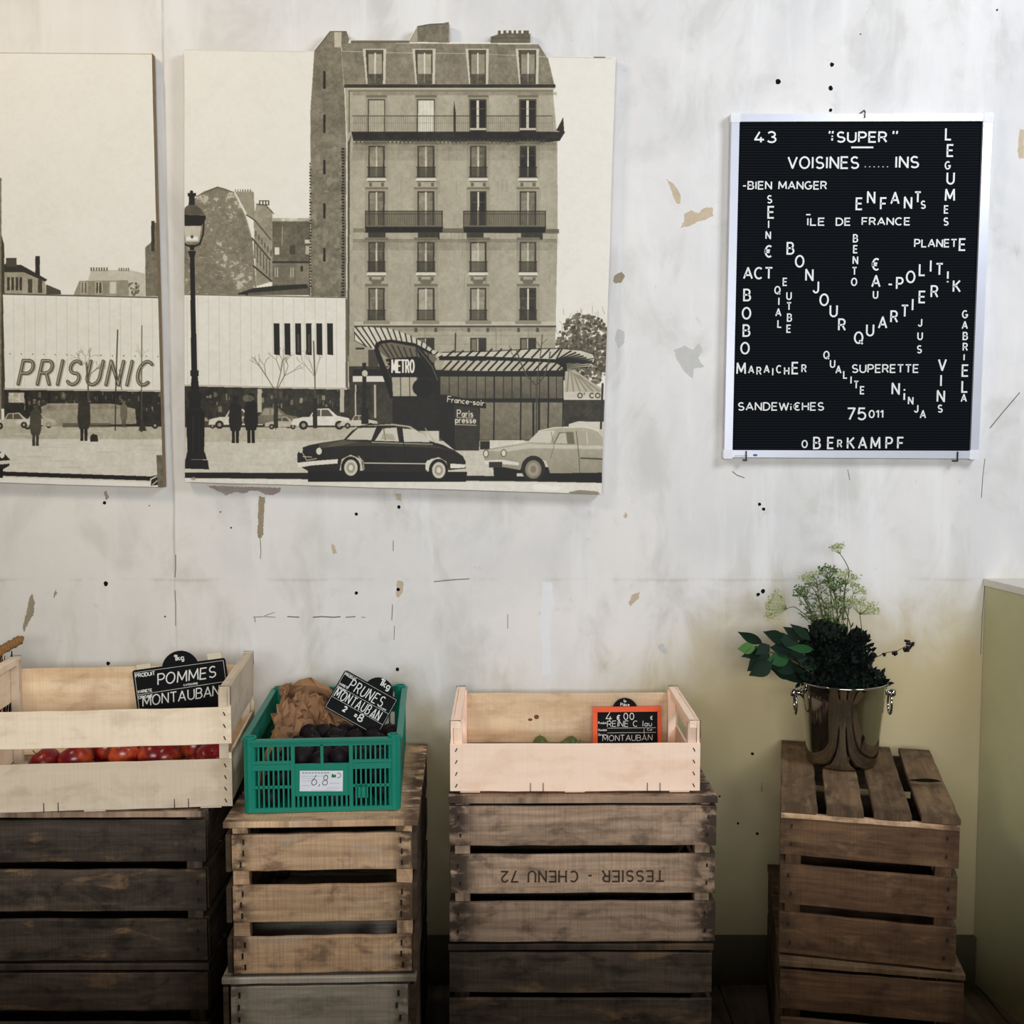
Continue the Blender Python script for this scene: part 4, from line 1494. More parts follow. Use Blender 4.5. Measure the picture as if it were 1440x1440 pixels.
# street
c1.poly([(xl - 20, 600), (260, 600), (260, 710), (xl - 20, 710)], .82, n=.06)
c1.poly([(xl - 20, 598), (260, 600), (260, 618), (xl - 20, 616)], .70, n=.1)
for i in range(90):
    c1.ell(c1.rs.uniform(-300, 228), c1.rs.uniform(606, 660), c1.rs.uniform(8, 30), c1.rs.uniform(.5, 1.6), c1.rs.uniform(.68, .86), al=.4)
c1.poly([(xl - 20, 661), (0, 663), (214, 670), (214, 676), (0, 669), (xl - 20, 667)], .12)
c1.poly([(xl - 20, 669), (0, 671), (232, 679), (232, 710), (xl - 20, 710)], .9, n=.03)
c1.car(-14, 603, 66, .74)
c1.car(22, 601, 58, .8)
c1.poly([(58, 572), (70, 567), (160, 568), (190, 575), (192, 596), (60, 600)], .66, n=.12, al=.85)
c1.poly([(62, 570), (150, 568), (180, 574), (60, 578)], .5, n=.2, al=.6)
c1.rect(88, 595, 156, 601, .3, al=.7)
c1.car(206, 602, 60, .2)
c1.car(-180, 602, 90, .3)
c1.car(-330, 603, 100, .7)
for pts, w, t in (([(162, 605), (163, 540), (165.5, 464)], 1.6, .22), ([(199, 606), (199, 540), (199.5, 458)], 1.3, .36), ([(199, 606), (199, 560)], 3.2, .26), ([(168, 520), (171, 548)], .9, .3),
                  ([(124, 602), (124, 545), (122, 510)], 1.8, .32)):
    c1.line(pts, w, t)
c1.poly([(195, 606), (198, 590), (201, 590), (206, 606)], .22)
c1.tree(122, 530, 18, .46, .9, 4, 95)
c1.tree(123, 540, 16, .46, .9, 4, 70)
c1.tree(199, 520, 16, .55, .6, 3)
c1.man(50, 627, 60, .30)
c1.man(118, 620, 66, .20)
c1.man(174, 601, 38, .42)
c1.poly([(127, 613), (131, 610), (137, 612), (138, 621), (127, 621)], .16)
c1.poly([(-60, 640), (-10, 634), (4, 636), (14, 646), (13, 655), (4, 660), (-60, 664)], .14)
c1.ell(3, 640, 3.4, 4.4, .85)
c1.poly([(-30, 650), (14, 647), (14, 652), (-30, 656)], .8)
c1.poly([(-60, 656), (4, 658), (4, 672), (-60, 670)], .07)
# worn right lower corner
c1.poly([(220, 640), (230, 640), (232, 690), (222, 690)], .42, n=.2)
c1.poly([(212, 670), (221, 668), (222, 682), (212, 683)], .16)
c1.line([(211, 686), (212, 674), (220, 670)], 1.6, .93)
c1.line([(214, 682), (221, 676)], 1.2, .9)
c1.line([(xl, 71), (214, 76)], .8, .6)
mat_left = c1.material('street_print_with_shop_sign')
print_panel('photo_print', 'large old sepia street photo with white shop front reading PRISUNIC, cut by the frame', wobble([(xl, 68.5), (213.5, 74.5), (229.5, 685), (xl + 4, 667)], 9, .5), c1, mat_left)

# ------------------------------------------------------------------ letter board
BY = WY - .028
bc = at(1204, 643, BY)
lb = thing('letter_board', 'black letter board of white words in white metal frame', 'letter board', (bc.x, WY, bc.z))


def bl(px, py, Y=BY):
    p = at(px, py, Y)
    return (p.x - bc.x, p.z - bc.z)


OUT = [bl(1029, 160), bl(1396.5, 160), bl(1376, 645), bl(1018.5, 643)]
INN = [bl(1040, 171), bl(1383, 170), bl(1365, 634), bl(1030, 633)]
MB().prism([(p[0], p[1]) for p in INN], -.020, -.006).build('felt_panel', M['felt'], lb)
for i in range(4):
    j = (i + 1) % 4
    MB().prism([OUT[i], OUT[j], INN[j], INN[i]], -.028, -.003).build('frame_rail', M['alu'], lb)
for i, (px, py) in enumerate([(1034.5, 165.5), (1390.5, 165), (1370, 639.5), (1024, 638.5)]):
    c = bl(px, py)
    s = .0125
    pts = []
    for a0_, sx, sz in ((0, 1, 1), (90, -1, 1), (180, -1, -1), (270, 1, -1)):
        pts += [(c[0] + sx * (s - .004) + .004 * math.cos(math.radians(a0_ + t)), c[1] + sz * (s - .004) + .004 * math.sin(math.radians(a0_ + t))) for t in (0, 30, 60, 90)]
    MB().prism(pts, -.0295, -.002).build('corner_cap', M['cap'], lb)
for px, py in ((1049, 640), (1346, 641)):
    c = bl(px, py)
    hk = MB()
    hk.box((c[0], -.0305, c[1] - .002), (.0028, .004, .026))
    hk.box((c[0], -.014, c[1] - .0135), (.006, .03, .003))
    hk.build('wall_clip', M['nail'], lb)
c = bl(1216, 160)
hk = MB()
hk.tube([(c[0] - .004, -.002, c[1] + .008), (c[0], -.022, c[1] + .010), (c[0], -.0305, c[1] + .004), (c[0], -.0305, c[1] - .010)], .002, 6)
hk.build('hanging_hook', M['wire'], lb)
c = bl(1033, 641)
lg = MB()
for k in range(6):
    lg.box((c[0] + .003 + k * .0058, -.0285, c[1]), (.004, .0006, .0022))
lg.build('maker_mark', M['print_grey'], lb)
c = bl(1062, 640)
MB().prism([(c[0] + .006 * math.cos(i * .52), c[1] + .0028 * math.sin(i * .52)) for i in range(12)], -.0287, -.028).build('blue_logo', plain('blue_print', (70, 90, 150), .6), lb)

LY0, LY1 = -.0226, -.0198
PXM = tat(400, BY)


def word_letters(name_word, seq):
    """seq: (char, centre px, centre py, cap height px)"""
    mb = MB()
    for ch, px, py, h in seq:
        gw = glyph(ch)[0]
        hm = h * PXM
        c = bl(px, py)
        wpx = (2.3 if h > 14 else 1.75) * PXM
        hh = hm - wpx
        mb.text(ch, c[0] - gw * hh * .92 / 2, c[1] - hh / 2, hh, wpx, LY0, LY1, width=gw * hh * .92)
    o = mb.build('lettering', M['white'], lb)
    o['label'] = 'white plastic letters reading ' + name_word


def word_run(word, x0, x1, ytop, ybot, extra=None):
    mb = MB()
    a, b = bl(x0, ybot), bl(x1, ytop)
    h = b[1] - a[1]
    wpx = (2.3 if ybot - ytop > 14 else 1.75) * PXM
    mb.text(word, a[0] + wpx / 2, a[1] + wpx / 2, h - wpx, wpx, LY0, LY1, width=b[0] - a[0] - wpx, gap=.26)
    for e in extra or []:
        q = [bl(*p) for p in e]
        mb.stroke(q, wpx, LY0, LY1)
    o = mb.build('lettering', M['white'], lb)
    o['label'] = 'white plastic letters reading ' + word


word_run('43', 1061, 1093, 183.5, 200.5)
word_run('SUPER', 1177, 1249, 184, 200, [[(1168, 183.5), (1167, 187)], [(1172.5, 183.5), (1171.5, 187)], [(1171.3, 190), (1171.3, 191.6)], [(1171.2, 193.5), (1171, 197)],
                                       [(1258, 183.5), (1257, 187.5)], [(1263, 183.5), (1262, 187.5)], [(1198, 206.5), (1229, 206.5)]])
word_run('VOISINES', 1108, 1209.5, 219, 237)
word_run('......', 1216, 1251, 226, 235.2)
word_run('INS', 1259.5, 1294, 218.5, 236)
S_, B_ = 11.6, 17.6
word_letters('LEGUMES', [('L', 1335, 187.7, B_), ('E', 1337.6, 211, B_), ('G', 1334, 231.8, S_), ('U', 1338, 250, B_), ('M', 1337, 273.7, B_), ('E', 1332, 294, S_), ('S', 1331.5, 311, S_)])
word_run('-BIEN MANGER', 1044.5, 1164, 254, 266)
word_letters('SEINE', [('S', 1083, 279.6, S_), ('E', 1085, 298, B_), ('I', 1081.6, 314.8, S_), ('N', 1081, 330.3, S_), ('\u20ac', 1081, 353, B_)])
word_letters('ENFANTS', [('E', 1209.3, 286, B_), ('N', 1226, 277, B_), ('F', 1243.5, 285.7, B_), ('A', 1259.7, 278, B_), ('N', 1278, 284.5, B_), ('T', 1291.8, 276.6, 16), ('S', 1299.4, 287.3, S_)])
word_run('ILE', 1135.4, 1161, 305.5, 317, [[(1134.5, 301.3), (1140.5, 301.3)]])
word_run('DE', 1176, 1197.5, 305.5, 317)
word_run('FRANCE', 1212.5, 1281.5, 305, 316.5)
word_letters('BENTO', [('B', 1204, 334.6, S_), ('E', 1204, 350, S_), ('N', 1203.8, 365.5, S_), ('T', 1202.6, 380.8, S_), ('O', 1202, 396, S_)])
word_run('PLANET', 1286.5, 1347.5, 335.5, 347.5)
word_letters('E', [('E', 1354.7, 343.5, B_)])
word_letters('EAU', [('\u20ac', 1232.2, 371.3, B_), ('A', 1232.8, 395, B_), ('U', 1232.2, 414, S_)])
word_run('ACT', 1045.5, 1088, 375, 392.5)
word_letters('BONJOUR', [('B', 1112.4, 348.7, B_), ('O', 1125.3, 367, B_), ('N', 1139, 386.3, B_), ('J', 1148.2, 403.4, B_), ('O', 1159.8, 421.2, B_), ('U', 1173.2, 437, B_), ('R', 1185, 456.4, B_)])
word_letters('QUARTIER', [('Q', 1208.4, 474.7, B_), ('U', 1224.6, 464, B_), ('A', 1242.3, 453.3, B_), ('R', 1258.5, 445, B_), ('T', 1273.5, 437, B_), ('I', 1284.5, 428, B_), ('E', 1298, 417.3, B_), ('R', 1315.3, 409.6, B_)])
word_letters('-POLITIK', [('-', 1253, 398.4, B_), ('P', 1266.4, 398, B_), ('O', 1281.7, 389, B_), ('L', 1298, 379, B_), ('I', 1310, 373.7, B_), ('T', 1322.3, 378.3, B_), ('!', 1334, 389, B_), ('K', 1346.8, 402, B_)])
word_letters('EUTBE', [('E', 1104.8, 396, S_), ('U', 1110.3, 415.7, S_), ('T', 1110.3, 430.4, S_), ('B', 1111, 446.3, S_), ('E', 1110, 462, S_)])
word_letters('QIAL', [('Q', 1094, 407.6, S_), ('I', 1096, 423.4, S_), ('A', 1095.3, 439, S_), ('L', 1097, 455, S_)])
word_letters('BOBO', [('B', 1051.3, 414.5, B_), ('O', 1050.4, 440.2, B_), ('B', 1050.4, 464.6, B_), ('O', 1048.3, 489.4, B_)])
word_letters('GABRIELA', [('G', 1358.4, 441.7, S_), ('A', 1358, 457, S_), ('B', 1358.7, 472.3, S_), ('R', 1358.7, 487.6, S_), ('I', 1357, 502.2, 10), ('E', 1358.7, 521, B_), ('L', 1358, 543.5, B_), ('A', 1356.6, 559.7, S_)])
word_letters('JUS', [('J', 1295, 453.3, S_), ('U', 1295, 472.3, S_), ('S', 1294, 491, S_)])
word_letters('VINS', [('V', 1326.3, 513, B_), ('I', 1324.5, 535, B_), ('N', 1324.2, 557, B_), ('S', 1323.3, 574.6, S_)])
word_letters('QUALITE', [('Q', 1163, 499, S_), ('U', 1171.7, 511.4, S_), ('A', 1180, 519.6, S_), ('L', 1189.7, 526.7, S_), ('I', 1197.7, 534.3, S_), ('T', 1205, 541, S_), ('E', 1213.6, 548.7, S_)])
word_run('SUPERETTE', 1198.5, 1293.5, 512, 524.4)
word_letters('NINJA', [('N', 1260.6, 546.5, B_), ('i', 1272.8, 553.5, 20), ('N', 1281.7, 563.3, S_), ('J', 1289.6, 574.6, S_), ('A', 1299, 582.6, 12)])
word_letters('MARAICHER', [('M', 1042.8, 518, 17), ('A', 1057, 519.6, S_), ('R', 1068, 521.5, S_), ('A', 1078.8, 519, S_), ('I', 1087.4, 522.7, S_), ('C', 1096.2, 519, S_), ('H', 1107, 521.5, S_), ('E', 1119, 517.5, B_), ('R', 1131.4, 518, S_)])
word_run('SANDEWi\u20acHES', 1038, 1160, 565.5, 577.5)
word_run('75', 1191.5, 1219.5, 573, 591)
word_run('011', 1222.4, 1243.5, 576.5, 588)
word_letters('OBERKAMPF', [('O', 1132.3, 624.5, S_), ('B', 1149.7, 623, B_), ('E', 1169, 623, B_), ('R', 1181.8, 624, S_), ('K', 1197.5, 623, B_), ('A', 1214, 623, B_), ('M', 1232, 623, B_), ('P', 1251.5, 623, B_), ('F', 1267.5, 623, B_)])


# ------------------------------------------------------------------ old crates
EX, EY, EZ = Vector((1, 0, 0)), Vector((0, 1, 0)), Vector((0, 0, 1))


def old_crate(label, x, y, z, w, d, h, yaw, mat, side_mat, top='w', gap=.0185, inset=0.0, sag=0.0, nails=True, stencil=None, seed=1, topmat=None, recess=.004, lip=0.0):
    """x, y: middle of the front edge; z base"""
    rn = random.Random(seed)
    ca, sa = math.cos(yaw), math.sin(yaw)
    root = thing('wooden_crate', label, 'crate', (x - sa * d / 2, y + ca * d / 2, z), yaw, 'old wooden crates')
    T, TT = .011, .016
    hb = h - (TT if top else 0)
    n = 3
    sh = (hb - recess - gap * (n - 1) - .004) / n
    fw = w - 2 * inset

    def slats(L, ctr, ex, mat_, name, nl):
        mb = MB()
        for k in range(n):
            zc = .004 + sh / 2 + k * (sh + gap)
            mb.plank(Vector(ctr) + EZ * zc, L - rn.uniform(0, .006), sh - rn.uniform(0, .004), T, ex, EZ, 10, .0011, bow=rn.uniform(-sag, sag), rnd=rn)
            if nl:
                nrm = Vector(ex).cross(EZ)
                for s in (-1, 1):
                    for q in ((-.3, 0, .3) if inset else (-.22, .22)):
                        p = Vector(ctr) + EZ * (zc + sh * q) + Vector(ex) * (s * (L / 2 - .022 + rn.uniform(-.004, .004))) + nrm * (T / 2 + .0002)
                        mb.box(p, (.0036, .0036, .012 if inset else .008), 1)
        return mb.build(name, [mat_, M['nail']], root)

    f = slats(fw, (0, -d / 2 + T / 2 + .002, 0), EX, mat, 'front_panel', nails)
    if stencil:
        st = MB()
        zc = .004 + sh / 2 + (n - 2) * (sh + gap)
        Mr = Matrix.Translation((0, -d / 2 + .0016, zc - .004)) @ Matrix.Rotation(math.pi, 4, 'Y')
        st.text('TESSIER - CHENU 72', -.182, -.011, .024, .0036, -.0004, .0008, 0, Mr, width=.365, gap=.34, jit=.015, rnd=rn, serif=.09)
        st.build('stencil', M['ink'], f)
    slats(fw, (0, d / 2 - T / 2 - .002, 0), EX, side_mat, 'back_panel', False)
    for s in (-1, 1):
        slats(d - (.006 if inset else 2 * T + .008), (s * (w / 2 - T / 2), 0, 0), EY, side_mat, 'side_panel', False)
    pw = .034
    for sx in (-1, 1):
        for sy in (-1, 1):
            p = MB()
            p.plank((sx * (w / 2 - T - pw / 2 - .001), sy * (d / 2 - T - .0165 - .003), hb / 2), hb - .004, pw, .03, EZ, EX, 4, .0006, rnd=rn)
            p.build('corner_post', mat if sy < 0 else side_mat, root)
    if top:
        mb = MB()
        zc = h - TT / 2
        if top == 'w':
            nn, L, S, e1, e2 = 3, w + .004, d, EX, EY
        else:
            nn, L, S, e1, e2 = 4, d, w, EY, -EX
        g = .02
        ww = (S - g * (nn - 1)) / nn
        for k in range(nn):
            c_ = -S / 2 + ww / 2 + k * (ww + g)
            dz = rn.uniform(-.001, .001)
            fl = lip if (top == 'w' and k == 0) else 0
            mb.plank(Vector(e2) * (c_ - fl / 2) + EZ * (zc + dz), L, ww + fl, TT - .003, e1, e2, 10, .0012, rnd=rn)
        mb.build('top_panel', topmat or mat, root)
        if top == 'd':
            b = MB()
            b.plank((0, -d / 2 + .006, h - TT - .0068), w - .002, .012, .013, EX, EZ, 8, .001, rnd=rn)
            b.build('front_batten', M['wood_warm'], root)
    return root


H1 = .340
# stack A (far left)
old_crate('dark brown slatted crate under the pale crate of apples', -1.02, 2.405, H1, .71, .44, H1, math.radians(.6), M['wood_dark'], M['wood_side'], 'w', .017, seed=11, topmat=M['wood_mid'])
old_crate('darkest slatted crate at bottom left, below the apple stack', -1.02, 2.405, 0, .71, .44, H1 - .001, math.radians(.2), M['wood_low'], M['wood_side'], 'w', .026, seed=12, nails=False, topmat=M['wood_low'])
# stack B
old_crate('warm brown crate with two wide gaps under the green plastic crate', -.404, 2.352, H1, .405, .57, H1, math.radians(2.2), M['wood_warm'], M['wood_side'], 'w', .031, .013, seed=21, recess=.014, lip=.006)
old_crate('greyish crate standing on the floor below the green crate stack', -.412, 2.350, 0, .41, .57, H1 - .001, math.radians(1.8), M['wood_grey'], M['wood_side'], 'w', .02, .014, seed=22, recess=.006, topmat=M['wood_grey'])
# stack C
old_crate('brown crate with upside-down stencil under the pinkish crate', .160, 2.50, H1, .602, .41, H1, math.radians(.5), M['wood_mid'], M['wood_side'], 'w', .0185, seed=31, stencil=True)
old_crate('dark stained crate on the floor below the stencilled crate', .156, 2.50, 0, .598, .41, H1 - .001, 0, M['wood_low'], M['wood_side'], 'w', .014, seed=32, nails=False)
# stack D
YD = math.radians(-13.5)
old_crate('reddish brown crate with slatted top carrying the metal bucket', .772, 2.405, H1, .372, .535, H1, YD, M['wood_red'], M['wood_side'], 'd', .0185, sag=.001, seed=41, topmat=M['wood_top'])
old_crate('dark crate on the floor under the crate with the metal bucket', .780, 2.39, 0, .385, .56, H1 - .001, math.radians(-10), M['wood_red'], M['wood_side'], 'w', .0185, seed=42, nails=False, topmat=M['wood_top'])


# ------------------------------------------------------------------ pale produce crates
def staple_wires(mb, x, y, z0, z1, mat):
    mb.tube([(x, y - .001, z0), (x, y - .0014, (z0 + z1) / 2), (x, y - .001, z1)], .0009, 5, mat)


def produce_crate(label, x, y, z, w, d, yaw, rows, hend, mat, backmat, endmat, seed, hback):
    """x, y: front middle. rows: (z0, z1) of the front slats"""
    rn = random.Random(seed)
    ca, sa = math.cos(yaw), math.sin(yaw)
    root = thing('produce_crate', label, 'crate', (x - sa * d / 2, y + ca * d / 2, z), yaw)
    T = .006
    f = MB()
    for z0, z1 in rows:
        f.plank((0, -d / 2 + T / 2, (z0 + z1) / 2), w, z1 - z0, T, EX, EZ, 12, .0008, ch=.0008, rnd=rn)
        for s in (-1, 1):
            k = max(3, int((z1 - z0) / .026))
            for q in range(k):
                zz = z0 + (z1 - z0) * (q + .5) / k
                f.box((0, 0, 0), (.0022, .0016, .009), 1, Matrix.Translation((s * (w / 2 - .014), -d / 2 - .0004, zz)) @ Matrix.Rotation(.45 * (1 if s < 0 else -1), 4, 'Y'))
    for xx in (-.36, -.105, -.075, .17, .2, .44):
        staple_wires(f, xx * w / .57 * .97, -d / 2, .002, .024, 2)
    f.build('front_panel', [mat, M['nail'], M['wire']], root)
    b = MB()
    b.plank((0, d / 2 - T / 2, hback / 2 + .012), w, hback - .02, T, EX, EZ, 12, .0008, ch=.0008, rnd=rn)
    if seed == 52:
        for kx, kz, ka, kb in ((-.078, .088, .0065, .006), (-.094, .081, .006, .0035)):
            b.prism([(kx + ka * math.cos(i * .52), kz + kb * math.sin(i * .52)) for i in range(12)], d / 2 - T - .0004, d / 2 - T + .001, 1)
    b.build('back_panel', [backmat, M['knot']], root)
    bot = MB()
    for k in range(4):
        ww = (d - .02) / 4
        bot.plank((0, -d / 2 + .01 + ww * (k + .5), .0065), w - .01, ww - .003, .005, EX, EY, 6, .0005, ch=.0008, rnd=rn)
    for xx in (-.42, 0, .42):
        bot.box((xx * w, 0, .002), (.045, d - .01, .004))
    bot.build('bottom_panel', mat, root)
    for s in (-1, 1):
        e = MB()
        xo = s * (w / 2 - .004)
        nz = 2
        eh = (hend - .05) / nz
        e.plank((xo, 0, .012 + eh / 2), d - 2 * T, eh, .006, EY, EZ, 8, .0007, ch=.0008, rnd=rn)
        e.plank((xo, 0, hend - eh / 2), d - 2 * T, eh, .006, EY, EZ, 8, .0007, ch=.0008, rnd=rn)
        e.plank((s * (w / 2 - .0155), 0, hend - .009), d - 2 * T, .016, .017, EY, EX, 8, .0006, ch=.001, rnd=rn)
        for yy in (-.18, .18):
            e.tube([(xo + s * .0035, yy * d / .36, hend - .04), (xo + s * .0035, yy * d / .36, hend + .0012), (xo - s * .02, yy * d / .36, hend + .0012)], .0009, 5, 1)
        e.build('end_panel', [endmat, M['wire']], root)
        for sy in (-1, 1):
            p = MB()
            p.plank((s * (w / 2 - .0175), sy * (d / 2 - T - .0115), hend / 2), hend - .014, .02, .021, EZ, EX, 4, .0005, ch=.001, rnd=rn)
            p.build('corner_post', endmat, root)
    return root


ZT = 2 * H1 + .0015
zA, yA = ZT, 2.425
fa = at(327, 1130, yA)
wA, yawA = .585, math.radians(5.5)
YAx, YAy = fa.x - math.cos(yawA) * wA / 2, yA - math.sin(yawA) * wA / 2
crA = produce_crate('pale wooden produce crate of red apples, cut by the left edge', YAx, YAy, zA, wA, .385, yawA, [(.004, .108), (.142, .222)], .268, M['pale'], M['pine'], M['pale'], 51, .235)
crC = produce_crate('new pinkish pine crate with solid front and an orange price tag', .143, 2.525, ZT, .566, .345, math.radians(.4), [(.004, .114)], .166, M['pink'], M['pine'], M['pink'], 52, .148)


# ------------------------------------------------------------------ fruit
def fruit(name, label, cat, r, mat, group, kind):
    root = thing(name, label, cat, (0, 0, 0), 0, group)
    mb = MB()
    if kind == 'apple':
        prof = []
        for i in range(17):
            t = math.pi * i / 16
            rr = r * (math.sin(t) ** .85 if 0 < i < 16 else 0) * (1 + .06 * math.cos(t))
            zz = r * .9 * math.cos(t) - (.20 * r * math.exp(-(rr / (.28 * r)) ** 2) if i < 8 else -.12 * r * math.exp(-(rr / (.25 * r)) ** 2))
            prof.append((rr, zz + r * .86))
        mb.lathe(prof, 22)
        mb.build('flesh', mat, root)
        MB().tube([(0, 0, r * 1.5), (.001, .001, r * 1.7), (.004, .002, r * 1.95)], .0013, 5).build('stem', M['brown_stem'], root)
    else:
        prof = [(r * math.sin(math.pi * i / 12) * (1 - .05 * math.cos(math.pi * i / 12)), r * 1.08 * math.cos(math.pi * i / 12) + r * 1.05) for i in range(13)]
        mb.lathe(prof, 18)
        mb.build('flesh', mat, root)
        MB().tube([(0, 0, r * 2.08), (.001, 0, r * 2.3)], .001, 5).build('stem', M['brown_stem'], root)
    return root


def scatter(proto, spots, labels):
    for i, (loc, rot) in enumerate(spots):
        o = proto if i == 0 else copy_tree(proto)
        o.location = loc
        o.rotation_euler = rot
        o['label'] = labels[i] if isinstance(labels, list) else labels


def inA(u, v, z):
    """u along the crate from its right front corner to the left, v from front to back"""
    bx, by = fa.x, yA
    return Vector((bx - math.cos(yawA) * u - math.sin(yawA) * v, by - math.sin(yawA) * u + math.cos(yawA) * v, zA + z))


AR = .0375
ap = fruit('apple', '', 'apple', AR, M['apple'], 'red apples in the pale crate', 'apple')
spots = []
lay1 = [(.075, .075), (.15, .08), (.225, .075), (.30, .08), (.375, .08), (.11, .145), (.19, .15), (.265, .148), (.34, .15), (.08, .215), (.155, .222), (.235, .22)]
for u, v in lay1:
    spots.append((inA(u + R.uniform(-.003, .003), v, .0095), (R.uniform(-.25, .25), R.uniform(-.25, .25), R.uniform(0, 6))))
lay2 = [(.066, .104, .063), (.138, .112, .060), (.208, .106, .063), (.276, .112, .062), (.345, .110, .058), (.405, .112, .046), (.100, .180, .064), (.175, .184, .062), (.25, .182, .062), (.32, .18, .058)]
for u, v, z in lay2:
    spots.append((inA(u + R.uniform(-.003, .003), v + R.uniform(-.006, .006), z + R.uniform(-.005, .005)), (R.uniform(-.7, .7), R.uniform(-.7, .7), R.uniform(0, 6))))
scatter(ap, spots, 'red apple in the heap behind the gap of the pale crate')

# greengages in the pink crate
PR = .0195
gp = fruit('greengage', '', 'plum', PR, M['gage'], 'green plums in the pinkish crate', 'plum')
sp = []
for i, (px, py) in enumerate([(774, 1042), (794, 1043), (817, 1040)]):
    p = at(px, py, 2.772)
    sp.append(((p.x, 2.772 + .004 * (i % 2), ZT + .0095), (R.uniform(-.3, .3), R.uniform(-.3, .3), R.uniform(0, 6))))
for k, (px, yy) in enumerate([(760, 2.815), (802, 2.82)]):
    p = at(px, 1042, yy)
    sp.append(((p.x, yy + .004, ZT + .0095), (R.uniform(-.3, .3), R.uniform(-.3, .3), R.uniform(0, 6))))
scatter(gp, sp, 'green plum peeping over the front of the pinkish crate')


# ------------------------------------------------------------------ green plastic crate
gx0, gx1 = at(343, 1138, 2.395), at(563, 1140, 2.395)
GW, GD, GH = .336, .50, .160
gyaw = math.radians(4.0)
gcx = (gx0.x + gx1.x) / 2
groot = thing('plastic_crate', 'green plastic crate with slotted sides holding dark plums', 'crate', (gcx - math.sin(gyaw) * GD / 2, 2.40 + math.cos(gyaw) * GD / 2, ZT), gyaw)


def grid_panel(L, front, ex, nrm, ctr, name):
    """slotted side wall; local u along ex, z up; nrm outward"""
    mb = MB()
    ex, nrm, ctr = Vector(ex), Vector(nrm), Vector(ctr)
    Mx = Matrix(((ex.x, -nrm.x, 0, ctr.x), (ex.y, -nrm.y, 0, ctr.y), (0, 0, 1, 0), (0, 0, 0, 1)))

    def bx(u0, u1, z0, z1, t=.004, off=0.0):
        mb.box(((u0 + u1) / 2, t / 2 - off, (z0 + z1) / 2), (u1 - u0, t, z1 - z0), 0, Mx)
    u = L / 2 - .012
    bx(-u, u, GH - .016, GH - .001, .006, .002)
    bx(-u, u, GH - .0045, GH, .014, .008)
    bx(-u, u, .0, .010, .006, .002)
    bx(-u, u, .092, .105, .005, .001)
    if front:
        a, b = .062, .082
        bx(-a, a, .034, .095)                        # solid plate for the label
        bx(-a - .004, -a + .004, 0, GH - .01, .007, .003)
        bx(a - .004, a + .004, 0, GH - .01, .007, .003)
        bx(-.003, .003, .10, GH - .012, .006, .002)
        for s in (-1, 1):
            o0, o1 = (-u, -a) if s < 0 else (a, u)
            bx(o0, o1, .052, .058)
            bx(o0, o1, .106, .112, .006, .002)
            n = 9
            for k in range(n + 1):
                uu = o0 + (o1 - o0) * k / n
                bx(uu - .0018, uu + .0018, .005, GH - .012)
            bx(o0 - .0 if s > 0 else o1 - .016, o0 + .016 if s > 0 else o1, .005, GH - .01, .003) if False else None
        bx(a + .014, a + .036, .028, .056)
        for k in range(13):
            uu = -a + 2 * a * k / 12
            bx(uu - .0022, uu + .0022, .008, .036)
    else:
        n = int(L / .016)
        bx(-u, u, .052, .058)
        for k in range(n + 1):
            uu = -u + 2 * u * k / n
            bx(uu - .002, uu + .002, .005, GH - .012)
        bx(-.06, .06, .03, .094)
    return mb.build(name, M['green'], groot)


fp = grid_panel(GW, True, (1, 0, 0), (0, -1, 0), (0, -GD / 2 + .003, 0), 'front_panel')
grid_panel(GW, False, (1, 0, 0), (0, 1, 0), (0, GD / 2 - .003, 0), 'back_panel')
grid_panel(GD, False, (0, 1, 0), (1, 0, 0), (GW / 2 - .003, 0, 0), 'side_panel')
grid_panel(GD, False, (0, 1, 0), (-1, 0, 0), (-GW / 2 + .003, 0, 0), 'side_panel')
for sx in (-1, 1):
    for sy in (-1, 1):
        c = MB()
        pts = []
        r0 = .014
        for i in range(14):
            a = 2 * math.pi * i / 14
            pts.append((sx * (GW / 2 - r0) + r0 * math.cos(a), sy * (GD / 2 - r0) + r0 * math.sin(a)))
        n = len(pts)
        vs = [Vector((p[0], p[1], zz)) for zz in (0, GH + .004) for p in pts]
        ins = [Vector((sx * (GW / 2 - r0) + (p[0] - sx * (GW / 2 - r0)) * .72, sy * (GD / 2 - r0) + (p[1] - sy * (GD / 2 - r0)) * .72, zz)) for zz in (GH + .004, GH - .012) for p in pts]
        fs = [(i, (i + 1) % n, n + (i + 1) % n, n + i) for i in range(n)] + [tuple(range(n - 1, -1, -1))]
        fs += [(n + i, n + (i + 1) % n, 2 * n + (i + 1) % n, 2 * n + i) for i in range(n)]
        fs += [(2 * n + i, 2 * n + (i + 1) % n, 3 * n + (i + 1) % n, 3 * n + i) for i in range(n)] + [tuple(range(3 * n, 4 * n))]
        c.add(vs + ins, fs)
        c.build('corner_post', M['green'], groot)
bot = MB()
bot.box((0, 0, .005), (GW - .016, GD - .016, .006))
bot.build('bottom_panel', M['green'], groot)
